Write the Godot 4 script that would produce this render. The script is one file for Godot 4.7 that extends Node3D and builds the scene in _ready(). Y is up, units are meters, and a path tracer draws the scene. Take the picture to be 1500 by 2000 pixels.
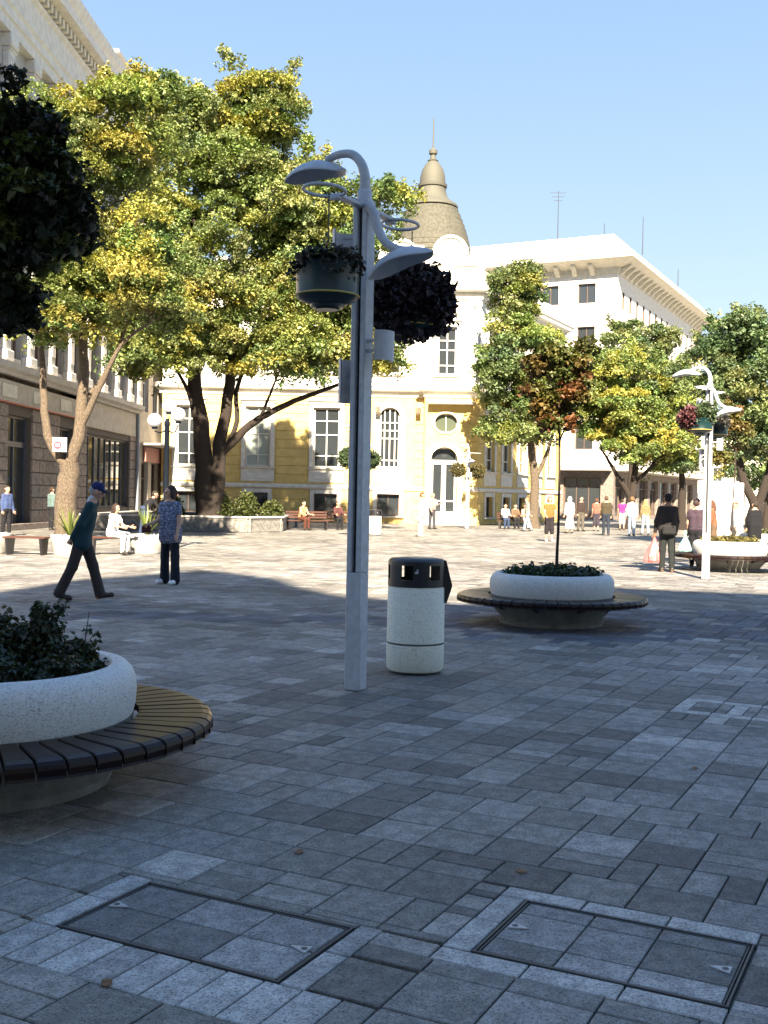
extends Node3D
# A town square in autumn sun: the near half lies in the shade of the houses behind the viewer.

const SUN_TURN := 1.5      # degrees to the right of straight behind the viewer
const SUN_HEIGHT := 36.0
const GRID := 27.0         # the paving and the far street run this many degrees to the right

var rng := RandomNumberGenerator.new()
var taken := {}
var M := {}
var unit_box := BoxMesh.new()
var leaf_mesh: ArrayMesh
var small_leaf_mesh: ArrayMesh


class MB:
	var v := PackedVector3Array()
	var n := PackedVector3Array()
	var c := PackedColorArray()
	var col := Color.WHITE

	func tri(a: Vector3, b: Vector3, d: Vector3, na: Vector3, nb: Vector3, nd: Vector3) -> void:
		if (b - a).cross(d - a).dot(na + nb + nd) > 0.0:
			v.append(a); v.append(d); v.append(b)
			n.append(na); n.append(nd); n.append(nb)
		else:
			v.append(a); v.append(b); v.append(d)
			n.append(na); n.append(nb); n.append(nd)
		c.append(col); c.append(col); c.append(col)

	func flat(a: Vector3, b: Vector3, d: Vector3, out: Vector3) -> void:
		var k := (b - a).cross(d - a).normalized()
		if k.dot(out) < 0.0:
			k = -k
		tri(a, b, d, k, k, k)

	func quad(a: Vector3, b: Vector3, d: Vector3, e: Vector3, out: Vector3) -> void:
		flat(a, b, d, out)
		flat(a, d, e, out)

	func squad(a: Vector3, b: Vector3, d: Vector3, e: Vector3, na: Vector3, nb: Vector3, nd: Vector3, ne: Vector3) -> void:
		tri(a, b, d, na, nb, nd)
		tri(a, d, e, na, nd, ne)

	func box(at: Vector3, size: Vector3, ch := 0.0, t := Transform3D()) -> void:
		var h := size * 0.5
		var e := minf(ch, minf(h.x, minf(h.y, h.z)) * 0.8)
		for i in 3:
			var j := (i + 1) % 3
			var k := (i + 2) % 3
			for s in [-1.0, 1.0]:
				var p := []
				for q in [[-1.0, -1.0], [1.0, -1.0], [1.0, 1.0], [-1.0, 1.0]]:
					var w := Vector3.ZERO
					w[i] = s * h[i]
					w[j] = q[0] * (h[j] - e)
					w[k] = q[1] * (h[k] - e)
					p.append(t * (at + w))
				var o := Vector3.ZERO
				o[i] = s
				quad(p[0], p[1], p[2], p[3], t.basis * o)
		if e <= 0.0:
			return
		for i in 3:
			var j := (i + 1) % 3
			var k := (i + 2) % 3
			for s in [-1.0, 1.0]:
				for r in [-1.0, 1.0]:
					var p := []
					for q in [[-1.0, 0], [1.0, 0], [1.0, 1], [-1.0, 1]]:
						var w := Vector3.ZERO
						w[i] = q[0] * (h[i] - e)
						w[j] = s * (h[j] - (e if q[1] == 1 else 0.0))
						w[k] = r * (h[k] - (0.0 if q[1] == 1 else e))
						p.append(t * (at + w))
					var o := Vector3.ZERO
					o[j] = s
					o[k] = r
					quad(p[0], p[1], p[2], p[3], t.basis * o)
		for x in [-1.0, 1.0]:
			for y in [-1.0, 1.0]:
				for z in [-1.0, 1.0]:
					var d := Vector3(x, y, z)
					var a := Vector3(x * h.x, y * (h.y - e), z * (h.z - e))
					var b := Vector3(x * (h.x - e), y * h.y, z * (h.z - e))
					var g := Vector3(x * (h.x - e), y * (h.y - e), z * h.z)
					flat(t * (at + a), t * (at + b), t * (at + g), t.basis * d)

	func tube(pts: Array, radii: Array, sides := 8, caps := true) -> void:
		var up := Vector3.UP
		var rings := []
		var norms := []
		for i in pts.size():
			var d: Vector3
			if i == 0:
				d = pts[1] - pts[0]
			elif i == pts.size() - 1:
				d = pts[i] - pts[i - 1]
			else:
				d = (pts[i + 1] - pts[i]).normalized() + (pts[i] - pts[i - 1]).normalized()
			d = d.normalized()
			if i == 0 and absf(d.dot(up)) > 0.9:
				up = Vector3.RIGHT
			var x := up.cross(d).normalized()
			var y := d.cross(x).normalized()
			up = y
			var ring := []
			var nr := []
			for k in sides:
				var a := TAU * k / sides
				var o := x * cos(a) + y * sin(a)
				ring.append(pts[i] + o * radii[i])
				nr.append(o)
			rings.append(ring)
			norms.append(nr)
		for i in pts.size() - 1:
			for k in sides:
				var l := (k + 1) % sides
				squad(rings[i][k], rings[i][l], rings[i + 1][l], rings[i + 1][k], norms[i][k], norms[i][l], norms[i + 1][l], norms[i + 1][k])
		if caps:
			for q in [0, pts.size() - 1]:
				var o: Vector3 = (pts[0] - pts[1]) if q == 0 else (pts[q] - pts[q - 1])
				for k in range(1, sides - 1):
					flat(rings[q][0], rings[q][k], rings[q][k + 1], o)

	func lathe(prof: Array, segs := 24, t := Transform3D(), a0 := 0.0, a1 := TAU) -> void:
		var m := prof.size()
		var sn := []
		for i in m - 1:
			var d: Vector2 = prof[i + 1] - prof[i]
			sn.append(Vector2(d.y, -d.x).normalized())
		for i in m - 1:
			var n0: Vector2 = sn[i]
			var n1: Vector2 = sn[i]
			if i > 0 and sn[i - 1].dot(sn[i]) > 0.75:
				n0 = (sn[i - 1] + sn[i]).normalized()
			if i < m - 2 and sn[i + 1].dot(sn[i]) > 0.75:
				n1 = (sn[i + 1] + sn[i]).normalized()
			for k in segs:
				var a := a0 + (a1 - a0) * k / segs
				var b := a0 + (a1 - a0) * (k + 1) / segs
				var ca := Vector3(cos(a), 0, sin(a))
				var cb := Vector3(cos(b), 0, sin(b))
				var p: Vector2 = prof[i]
				var q: Vector2 = prof[i + 1]
				var va := t.basis * (ca * n0.x + Vector3.UP * n0.y)
				var vb := t.basis * (cb * n0.x + Vector3.UP * n0.y)
				var vc := t.basis * (cb * n1.x + Vector3.UP * n1.y)
				var vd := t.basis * (ca * n1.x + Vector3.UP * n1.y)
				var A := t * (ca * p.x + Vector3.UP * p.y)
				var B := t * (cb * p.x + Vector3.UP * p.y)
				var C := t * (cb * q.x + Vector3.UP * q.y)
				var D := t * (ca * q.x + Vector3.UP * q.y)
				if p.x > 0.0001:
					tri(A, B, C, va, vb, vc)
				if q.x > 0.0001:
					tri(A, C, D, va, vc, vd)

	# a polygon in x, y pushed from z0 to z1
	func prism(poly: Array, z0: float, z1: float, t := Transform3D()) -> void:
		var flat2 := PackedVector2Array(poly)
		var mid := Vector2.ZERO
		for p in flat2:
			mid += p / flat2.size()
		var idx := Geometry2D.triangulate_polygon(flat2)
		for i in range(0, idx.size(), 3):
			for z in [z0, z1]:
				var p := []
				for k in 3:
					var q := flat2[idx[i + k]]
					p.append(t * Vector3(q.x, q.y, z))
				flat(p[0], p[1], p[2], t.basis * Vector3(0, 0, signf(z - (z0 + z1) * 0.5)))
		var turn := 1.0 if Geometry2D.is_polygon_clockwise(flat2) else -1.0
		for i in flat2.size():
			var a := flat2[i]
			var b := flat2[(i + 1) % flat2.size()]
			var d := b - a
			var o := Vector3(-d.y, d.x, 0) * turn
			quad(t * Vector3(a.x, a.y, z0), t * Vector3(b.x, b.y, z0), t * Vector3(b.x, b.y, z1), t * Vector3(a.x, a.y, z1), t.basis * o)

	# a moulding: profile of (out, up) pushed along x from x0 to x1, z is out; m0, m1 lengthen the ends with the profile (mitres)
	func mould(prof: Array, x0: float, x1: float, m0 := 0.0, m1 := 0.0, t := Transform3D()) -> void:
		for i in prof.size() - 1:
			var p: Vector2 = prof[i]
			var q: Vector2 = prof[i + 1]
			var d := q - p
			quad(t * Vector3(x0 - m0 * p.x, p.y, p.x), t * Vector3(x1 + m1 * p.x, p.y, p.x), t * Vector3(x1 + m1 * q.x, q.y, q.x), t * Vector3(x0 - m0 * q.x, q.y, q.x), t.basis * Vector3(0, -d.x, d.y))
		var poly := PackedVector2Array(prof)
		var idx := Geometry2D.triangulate_polygon(poly)
		for i in range(0, idx.size(), 3):
			for s in [0, 1]:
				var pts := []
				for k in 3:
					var q := poly[idx[i + k]]
					pts.append(t * Vector3((x0 - m0 * q.x) if s == 0 else (x1 + m1 * q.x), q.y, q.x))
				flat(pts[0], pts[1], pts[2], t.basis * Vector3(-1 if s == 0 else 1, 0, 0))

	# a wall of w by h and thickness t behind z = 0, with openings [x0, x1, y0, y1, kind] (kind 0 square, 1 round arch, 2 oval)
	func wall(w: float, h: float, thick: float, holes: Array, ybase := 0.0) -> void:
		var xs := [0.0, w]
		var ys := [ybase, h]
		for o in holes:
			xs.append(o[0]); xs.append(o[1]); ys.append(o[2]); ys.append(o[3])
		xs.sort()
		ys.sort()
		var F := Vector3(0, 0, 1)
		for i in xs.size() - 1:
			if xs[i + 1] - xs[i] < 0.0005:
				continue
			for j in ys.size() - 1:
				if ys[j + 1] - ys[j] < 0.0005:
					continue
				var cx: float = (xs[i] + xs[i + 1]) * 0.5
				var cy: float = (ys[j] + ys[j + 1]) * 0.5
				var open := false
				for o in holes:
					if cx > o[0] and cx < o[1] and cy > o[2] and cy < o[3]:
						open = true
				if not open:
					quad(Vector3(xs[i], ys[j], 0), Vector3(xs[i + 1], ys[j], 0), Vector3(xs[i + 1], ys[j + 1], 0), Vector3(xs[i], ys[j + 1], 0), F)
		for o in holes:
			var x0: float = o[0]
			var x1: float = o[1]
			var y0: float = o[2]
			var y1: float = o[3]
			var cx := (x0 + x1) * 0.5
			var rx := (x1 - x0) * 0.5
			var ry := rx if o[4] == 1 else (y1 - y0) * 0.5
			var cy := y1 - ry
			var B := Vector3(0, 0, -thick)
			if o[4] == 0:
				quad(Vector3(x0, y1, 0), Vector3(x1, y1, 0), Vector3(x1, y1, 0) + B, Vector3(x0, y1, 0) + B, Vector3.DOWN)
			if o[4] != 2:
				quad(Vector3(x0, y0, 0), Vector3(x1, y0, 0), Vector3(x1, y0, 0) + B, Vector3(x0, y0, 0) + B, Vector3.UP)
				var top := cy if o[4] == 1 else y1
				quad(Vector3(x0, y0, 0), Vector3(x0, top, 0), Vector3(x0, top, 0) + B, Vector3(x0, y0, 0) + B, Vector3.RIGHT)
				quad(Vector3(x1, y0, 0), Vector3(x1, top, 0), Vector3(x1, top, 0) + B, Vector3(x1, y0, 0) + B, Vector3.LEFT)
			if o[4] == 0:
				continue
			for sx in [-1.0, 1.0]:
				for sy in ([1.0] if o[4] == 1 else [1.0, -1.0]):
					var corner := Vector3(cx + sx * rx, cy + sy * ry, 0)
					var last := Vector3(cx + sx * rx, cy, 0)
					for k in 8:
						var a := PI * 0.5 * (k + 1) / 8
						var p := Vector3(cx + sx * rx * cos(a), cy + sy * ry * sin(a), 0)
						flat(corner, last, p, F)
						quad(last, p, p + B, last + B, Vector3(cx, cy, 0) - p)
						last = p

	func mesh() -> ArrayMesh:
		var a := []
		a.resize(Mesh.ARRAY_MAX)
		a[Mesh.ARRAY_VERTEX] = v
		a[Mesh.ARRAY_NORMAL] = n
		a[Mesh.ARRAY_COLOR] = c
		var m := ArrayMesh.new()
		m.add_surface_from_arrays(Mesh.PRIMITIVE_TRIANGLES, a)
		return m


func numbered(called: String) -> String:
	if not taken.has(called):
		taken[called] = 0
		return called
	taken[called] += 1
	return "%s_%03d" % [called, taken[called]]


func thing(called: String, label: String, category: String, at := Vector3.ZERO, turn := 0.0, group := "") -> Node3D:
	var o := Node3D.new()
	o.name = numbered(called)
	add_child(o)
	o.position = at
	o.rotation_degrees.y = turn
	o.set_meta("label", label)
	o.set_meta("category", category)
	if group:
		o.set_meta("group", group)
	return o


func structure(called: String) -> Node3D:
	var o := Node3D.new()
	o.name = numbered(called)
	o.set_meta("kind", "structure")
	add_child(o)
	return o


func part(parent: Node3D, called: String, shape, m: Material, t := Transform3D()) -> MeshInstance3D:
	var o := MeshInstance3D.new()
	o.name = called
	o.mesh = shape.mesh() if shape is MB else shape
	o.material_override = m
	o.transform = t
	parent.add_child(o, true)
	return o


func copy_of(root: Node3D, at: Vector3, turn: float, label: String) -> Node3D:
	var r: Node3D = root.duplicate()
	r.name = numbered(root.get_meta("base", String(root.name)))
	add_child(r)
	r.position = at
	r.rotation_degrees.y = turn
	r.set_meta("label", label)
	return r


func lin(r: float, g: float, b: float, a := 1.0) -> Color:
	var k := Color(r, g, b).linear_to_srgb()
	k.a = a
	return k


func noise_tex(freq: float, kind: int, lo: Color, hi: Color, size := 512, octaves := 4, sd := 1, bump := false, strength := 4.0) -> NoiseTexture2D:
	var f := FastNoiseLite.new()
	f.noise_type = kind
	f.frequency = freq
	f.fractal_octaves = octaves
	f.seed = sd
	var t := NoiseTexture2D.new()
	t.width = size
	t.height = size
	t.seamless = true
	t.noise = f
	if bump:
		t.as_normal_map = true
		t.bump_strength = strength
	else:
		var g := Gradient.new()
		g.set_color(0, lo)
		g.set_color(1, hi)
		t.color_ramp = g
	return t


func speck_tex(base: Color, specks: Array, count: int, size := 512, sd := 5) -> ImageTexture:
	var r := RandomNumberGenerator.new()
	r.seed = sd
	var im := Image.create(size, size, false, Image.FORMAT_RGB8)
	im.fill(base)
	for i in count:
		var k: Color = specks[r.randi() % specks.size()]
		k = k.lerp(base, r.randf() * 0.5)
		var x := r.randi() % size
		var y := r.randi() % size
		var w := 1 + r.randi() % 5
		var h := 1 + r.randi() % 5
		im.fill_rect(Rect2i(x, y, w, h), k)
		im.fill_rect(Rect2i(x - 1, y + 1, w + 1, maxi(1, h - 2)), k)
	return ImageTexture.create_from_image(im)


func mat(called: String, colour: Color, rough := 0.8, tex: Texture2D = null, scale := Vector3.ONE, bump: Texture2D = null, depth := 0.5, world := false) -> StandardMaterial3D:
	var m := StandardMaterial3D.new()
	m.resource_name = called
	m.albedo_color = colour
	m.roughness = rough
	if tex:
		m.albedo_texture = tex
	if bump:
		m.normal_enabled = true
		m.normal_texture = bump
		m.normal_scale = depth
	if tex or bump:
		m.uv1_triplanar = true
		m.uv1_world_triplanar = world
		m.uv1_scale = scale
	M[called] = m
	return m


func materials() -> void:
	var P := FastNoiseLite.TYPE_SIMPLEX_SMOOTH
	var grain := noise_tex(0.06, P, Color(0.72, 0.72, 0.72), Color(1, 1, 1), 512, 5, 3)
	var fine := noise_tex(0.25, P, Color(0.62, 0.62, 0.63), Color(1, 1, 1), 512, 4, 9)
	var blotch := noise_tex(0.012, P, Color(0.66, 0.65, 0.64), Color(1, 1, 1), 512, 6, 11)
	var rough_n := noise_tex(0.12, P, Color.BLACK, Color.WHITE, 512, 4, 21, true, 6.0)
	var fine_n := noise_tex(0.35, P, Color.BLACK, Color.WHITE, 512, 3, 22, true, 5.0)
	var soft := noise_tex(0.012, P, Color(0.86, 0.855, 0.85), Color(1, 1, 1), 512, 5, 13)
	var s := Vector3.ONE
	# paving: ten tones of concrete paver, one material that takes its tone from the vertices
	var grit := speck_tex(Color(0.86, 0.86, 0.86), [Color(0.62, 0.62, 0.63), Color(0.72, 0.71, 0.7), Color(1, 1, 1), Color(0.96, 0.95, 0.93), Color(0.5, 0.5, 0.5)], 15000, 512, 17)
	var paver := mat("paver", Color.WHITE, 0.82, grit, s * 1.3, fine_n, 0.45, true)
	paver.vertex_color_use_as_albedo = true
	paver.detail_enabled = true
	paver.detail_albedo = stain_tex()
	paver.detail_blend_mode = BaseMaterial3D.BLEND_MODE_MUL
	paver.uv2_triplanar = true
	paver.uv2_world_triplanar = true
	paver.uv2_scale = s * 0.21
	mat("joint", lin(0.05, 0.048, 0.045), 0.95, grain, s * 0.9, rough_n, 0.6, true)
	mat("iron", lin(0.06, 0.06, 0.06), 0.55, grain, s * 3.0, fine_n, 0.3)
	mat("zinc", lin(0.5, 0.5, 0.5), 0.4, grain, s * 3.0)
	mat("lamp_paint", lin(0.46, 0.48, 0.52), 0.45, soft, s * 1.5)
	mat("slot", lin(0.02, 0.02, 0.022), 0.7)
	mat("lamp_glass", lin(0.55, 0.55, 0.52), 0.25)
	mat("basket_green", lin(0.004, 0.03, 0.033), 0.35, grain, s * 2.0)
	mat("gold_line", lin(0.45, 0.33, 0.08), 0.4)
	var terr := speck_tex(Color(0.93, 0.93, 0.91), [Color(0.45, 0.45, 0.46), Color(0.62, 0.6, 0.57), Color(0.3, 0.3, 0.32), Color(1, 1, 1), Color(0.75, 0.72, 0.66)], 5200)
	mat("terrazzo", lin(0.66, 0.66, 0.67), 0.7, terr, s * 1.6, fine_n, 0.25)
	mat("terrazzo_bin", lin(0.80, 0.80, 0.77), 0.7, speck_tex(Color(0.94, 0.94, 0.9), [Color(0.4, 0.42, 0.4), Color(0.55, 0.55, 0.5), Color(0.35, 0.35, 0.36), Color(0.7, 0.66, 0.58)], 1500, 512, 8), s * 1.4, fine_n, 0.25)
	mat("bare_concrete", lin(0.28, 0.27, 0.25), 0.9, blotch, s * 0.8, rough_n, 0.4)
	mat("white_concrete", lin(0.62, 0.61, 0.58), 0.85, blotch, s * 0.7, rough_n, 0.25)
	mat("bin_black", lin(0.018, 0.016, 0.02), 0.38, grain, s * 2.0)
	var wood := noise_tex(0.03, P, Color(0.45, 0.42, 0.4), Color(1, 1, 1), 512, 5, 41)
	for k in 4:
		var w: Color = [lin(0.026, 0.013, 0.012), lin(0.034, 0.018, 0.012), lin(0.022, 0.011, 0.013), lin(0.038, 0.021, 0.011)][k]
		mat("slat_%d" % k, w, 0.34, wood, Vector3(1.2, 9, 9)).metallic_specular = 0.3
	mat("bench_wood", lin(0.13, 0.05, 0.03), 0.45, wood, Vector3(1.2, 9, 9))
	mat("soil", lin(0.035, 0.026, 0.02), 1.0, grain, s * 2.0, rough_n, 1.0)
	# buildings
	mat("yellow_plaster", lin(0.70, 0.52, 0.19), 0.88, soft, s * 0.22, rough_n, 0.15)
	mat("cream_plaster", lin(0.70, 0.66, 0.55), 0.88, soft, s * 0.25, rough_n, 0.12)
	mat("white_stucco", lin(0.74, 0.72, 0.67), 0.85, soft, s * 0.3, rough_n, 0.12)
	mat("dome_slate", lin(0.105, 0.102, 0.078), 0.85, blotch, s * 0.6, rough_n, 0.3)
	mat("lead", lin(0.11, 0.107, 0.083), 0.75, grain, s * 0.7)
	mat("grey_stone", lin(0.50, 0.48, 0.45), 0.88, soft, s * 0.25, rough_n, 0.2)
	for k in 4:
		var w: Color = [lin(0.33, 0.27, 0.23), lin(0.29, 0.24, 0.21), lin(0.37, 0.30, 0.26), lin(0.31, 0.27, 0.24)][k]
		mat("stone_%d" % k, w, 0.9, blotch, s * 0.6, rough_n, 0.4)
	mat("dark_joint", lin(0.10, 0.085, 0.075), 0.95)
	mat("facade_cream", lin(0.50, 0.45, 0.38), 0.88, soft, s * 0.25, rough_n, 0.15)
	mat("red_line", lin(0.35, 0.10, 0.07), 0.6)
	mat("white_trim", lin(0.76, 0.75, 0.71), 0.6, grain, s * 0.8)
	mat("blue_frame", lin(0.05, 0.06, 0.085), 0.45)
	mat("brown_frame", lin(0.12, 0.075, 0.055), 0.55)
	var gl := mat("glass_dark", lin(0.025, 0.03, 0.034), 0.06)
	gl.metallic_specular = 0.8
	var gp := mat("glass_pale", lin(0.30, 0.34, 0.31), 0.10)
	gp.metallic_specular = 0.8
	mat("glass_green", lin(0.07, 0.085, 0.06), 0.08).metallic_specular = 0.6
	mat("curtain", lin(0.34, 0.27, 0.24), 0.9, noise_tex(0.02, P, Color(0.6, 0.58, 0.57), Color(1, 1, 1), 256, 3, 51), Vector3(7, 0.3, 7))
	var gw := mat("glass_warm", lin(0.05, 0.045, 0.03), 0.04)
	gw.metallic_specular = 1.0
	mat("roof_tin", lin(0.60, 0.60, 0.60), 0.5, soft, s * 0.3)
	mat("roof_brown", lin(0.2, 0.12, 0.09), 0.8, grain, s)
	mat("pipe", lin(0.22, 0.25, 0.29), 0.5)
	mat("antenna_grey", lin(0.03, 0.035, 0.045), 0.6)
	mat("sign_white", lin(0.80, 0.80, 0.80), 0.5)
	mat("sign_red", lin(0.55, 0.03, 0.05), 0.5)
	mat("sign_pink", lin(0.50, 0.24, 0.2), 0.6)
	# plants
	var bark := noise_tex(0.035, P, Color(0.4, 0.38, 0.36), Color(1, 1, 1), 512, 5, 61)
	mat("bark", lin(0.055, 0.040, 0.032), 0.95, bark, Vector3(2.4, 0.6, 2.4), rough_n, 1.2)
	mat("bark_pale", lin(0.23, 0.18, 0.13), 0.95, bark, Vector3(1.3, 0.5, 1.3), rough_n, 1.3)
	mat("twig", lin(0.075, 0.055, 0.04), 0.9)
	var lf := mat("leaf", Color.WHITE, 0.5)
	lf.vertex_color_use_as_albedo = true
	lf.backlight_enabled = true
	lf.backlight = Color(0.72, 0.74, 0.34)
	var dl := mat("dark_leaf", Color.WHITE, 0.6)
	dl.vertex_color_use_as_albedo = true
	# people and small things
	var cl := mat("cloth", Color.WHITE, 0.9, noise_tex(0.08, P, Color(0.82, 0.82, 0.82), Color(1, 1, 1), 256, 4, 71), s * 1.6, rough_n, 1.0)
	cl.vertex_color_use_as_albedo = true
	var sk := mat("skin", Color.WHITE, 0.55)
	sk.vertex_color_use_as_albedo = true
	var pr := mat("print_cloth", lin(0.85, 0.85, 0.9), 0.9, noise_tex(0.09, FastNoiseLite.TYPE_CELLULAR, Color(0.10, 0.13, 0.24), Color(0.85, 0.88, 0.95), 256, 1, 77), s * 1.3)
	pr.vertex_color_use_as_albedo = true
	var plastic := mat("plastic_bag", lin(0.75, 0.13, 0.13), 0.35)
	plastic.backlight_enabled = true
	plastic.backlight = Color(0.6, 0.15, 0.15)
	mat("teal_bag", lin(0.25, 0.5, 0.45), 0.5)
	mat("black_bag", lin(0.02, 0.02, 0.02), 0.5)
	var gb := mat("globe", lin(0.62, 0.62, 0.64), 0.2)
	gb.metallic_specular = 0.6
	mat("dark_post", lin(0.006, 0.009, 0.015), 0.8).metallic_specular = 0.2
	mat("sapling_bark", lin(0.07, 0.045, 0.035), 0.9, bark, Vector3(4, 1, 4))


func stain_tex() -> ImageTexture:
	# pale lime bloom and dark grime on the pavers: patches with ragged outlines, many sizes
	var a := FastNoiseLite.new()
	a.seed = 31
	a.frequency = 0.012
	a.fractal_octaves = 5
	a.fractal_gain = 0.5
	var b := FastNoiseLite.new()
	b.seed = 83
	b.frequency = 0.05
	b.fractal_octaves = 4
	var size := 512
	var ia := a.get_seamless_image(size, size)
	var ib := b.get_seamless_image(size, size)
	var im := Image.create(size, size, false, Image.FORMAT_RGB8)
	for y in size:
		for x in size:
			var p := ia.get_pixel(x, y).r
			var q := ib.get_pixel(x, y).r
			var k := 0.86 + 0.14 * smoothstep(0.30, 0.70, p * 0.7 + q * 0.3) - 0.03 * smoothstep(0.6, 0.75, q)
			im.set_pixel(x, y, Color(k, k, k * 0.995))
	# trodden gum and drips
	var r := RandomNumberGenerator.new()
	r.seed = 404
	for i in 70:
		var c := Vector2(r.randi() % size, r.randi() % size)
		var rad := r.randf_range(1.2, 3.4)
		var tone := r.randf_range(0.5, 0.72) if r.randf() < 0.75 else 1.0
		for y in range(-4, 5):
			for x in range(-4, 5):
				if Vector2(x, y * r.randf_range(0.8, 1.2)).length() < rad:
					im.set_pixel(posmod(int(c.x) + x, size), posmod(int(c.y) + y, size), Color(tone, tone, tone))
	return ImageTexture.create_from_image(im)


func make_leaves() -> void:
	leaf_mesh = leaf_cluster(9, 0.20, 0.21, 5)
	small_leaf_mesh = leaf_cluster(7, 0.05, 0.055, 6)


func leaf_cluster(count: int, size: float, spread: float, sd: int) -> ArrayMesh:
	var r := RandomNumberGenerator.new()
	r.seed = sd
	var mb := MB.new()
	for i in count:
		var at := Vector3(r.randf_range(-1, 1), r.randf_range(-0.6, 0.6), r.randf_range(-1, 1)) * spread
		var dir := Vector3(r.randf_range(-1, 1), r.randf_range(-0.7, 0.25), r.randf_range(-1, 1)).normalized()
		var side := dir.cross(Vector3(r.randf_range(-0.4, 0.4), 1, r.randf_range(-0.4, 0.4))).normalized()
		var up := side.cross(dir).normalized()
		var l := size * r.randf_range(0.5, 1.25)
		var w := l * 0.42
		var k := r.randf_range(0.8, 1.2)
		mb.col = Color(k, k, k * r.randf_range(0.8, 1.1))
		var tip := at + dir * l - up * l * 0.18
		var m := at + dir * l * 0.45
		var a := m + side * w + up * w * 0.3
		var b := m - side * w + up * w * 0.3
		mb.flat(at, a, tip, up)
		mb.flat(at, tip, b, up)
	return mb.mesh()


func _ready() -> void:
	var cam := Camera3D.new()
	cam.name = "camera"
	add_child(cam)
	cam.position = Vector3(0, 1.6, 0)
	cam.rotation = Vector3(-0.014, 0, 0.0195)
	cam.fov = 49.9
	cam.near = 0.05
	cam.far = 600.0
	cam.current = true
	var env := Environment.new()
	env.tonemap_mode = Environment.TONE_MAPPER_LINEAR
	env.tonemap_exposure = 5.6
	env.background_mode = Environment.BG_SKY
	env.sdfgi_enabled = true
	env.ssao_enabled = true
	env.ssil_enabled = true
	var sm := ProceduralSkyMaterial.new()
	sm.sky_top_color = lin(0.047, 0.091, 0.182)
	sm.sky_horizon_color = lin(0.185, 0.222, 0.215)
	sm.sky_curve = 0.20
	sm.ground_bottom_color = lin(0.08, 0.08, 0.08)
	sm.ground_horizon_color = lin(0.2, 0.2, 0.2)
	sm.sun_angle_max = 1.0
	sm.use_debanding = false
	var sky := Sky.new()
	sky.sky_material = sm
	env.sky = sky
	var we := WorldEnvironment.new()
	we.name = "world_environment"
	we.environment = env
	add_child(we)
	var sun := DirectionalLight3D.new()
	sun.name = "sun"
	sun.light_energy = 1.6
	sun.light_color = Color(1.0, 0.93, 0.82)
	sun.light_angular_distance = 0.55
	sun.shadow_enabled = true
	add_child(sun)
	sun.rotation_degrees = Vector3(-SUN_HEIGHT, SUN_TURN, 0)

	rng.seed = 20061
	unit_box.size = Vector3.ONE
	materials()
	make_leaves()
	paving()
	houses_behind()
	yellow_building()
	white_building()
	left_building()
	far_buildings()
	low_wall_bed()
	street_lamps()
	globe_lamp()
	bins()
	planters()
	benches()
	trees()
	people()
	small_things()


# ---------------------------------------------------------------- ground

func axis_u() -> Vector3:
	return Vector3(cos(deg_to_rad(GRID)), 0, sin(deg_to_rad(GRID)))


func axis_v() -> Vector3:
	return Vector3(sin(deg_to_rad(GRID)), 0, -cos(deg_to_rad(GRID)))


func uv_of(p: Vector3) -> Vector2:
	return Vector2(p.dot(axis_u()), p.dot(axis_v()))


func cut(rects: Array, hole: Rect2) -> Array:
	var out := []
	for r: Rect2 in rects:
		if not r.intersects(hole):
			out.append(r)
			continue
		var x0 := r.position.x
		var x1 := r.end.x
		var y0 := r.position.y
		var y1 := r.end.y
		var hx0 := clampf(hole.position.x, x0, x1)
		var hx1 := clampf(hole.end.x, x0, x1)
		var hy0 := clampf(hole.position.y, y0, y1)
		var hy1 := clampf(hole.end.y, y0, y1)
		for q in [Rect2(x0, y0, x1 - x0, hy0 - y0), Rect2(x0, hy1, x1 - x0, y1 - hy1), Rect2(x0, hy0, hx0 - x0, hy1 - hy0), Rect2(hx1, hy0, x1 - hx1, hy1 - hy0)]:
			if q.size.x > 0.025 and q.size.y > 0.025:
				out.append(q)
	return out


func slab(mb: MB, r: Rect2, y: float, gap: float, ch: float, tilt := Vector2.ZERO) -> void:
	var u := axis_u()
	var v := axis_v()
	var c := r.get_center()
	var p := []
	var q := []
	var w := []
	for s in [[-1, -1], [1, -1], [1, 1], [-1, 1]]:
		var hx: float = r.size.x * 0.5 - gap * 0.5
		var hy: float = r.size.y * 0.5 - gap * 0.5
		var lift: float = y + tilt.x * s[0] + tilt.y * s[1]
		p.append(u * (c.x + s[0] * (hx - ch)) + v * (c.y + s[1] * (hy - ch)) + Vector3.UP * lift)
		q.append(u * (c.x + s[0] * hx) + v * (c.y + s[1] * hy) + Vector3.UP * (lift - ch))
		w.append(u * (c.x + s[0] * hx) + v * (c.y + s[1] * hy) + Vector3.UP * -0.03)
	mb.quad(p[0], p[1], p[2], p[3], Vector3.UP)
	if ch > 0.0:
		for i in 4:
			var j := (i + 1) % 4
			var o: Vector3 = (q[i] + q[j]) * 0.5 - (u * c.x + v * c.y)
			mb.quad(p[i], p[j], q[j], q[i], o + Vector3.UP * 0.15)
			mb.quad(q[i], q[j], w[j], w[i], o)


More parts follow.
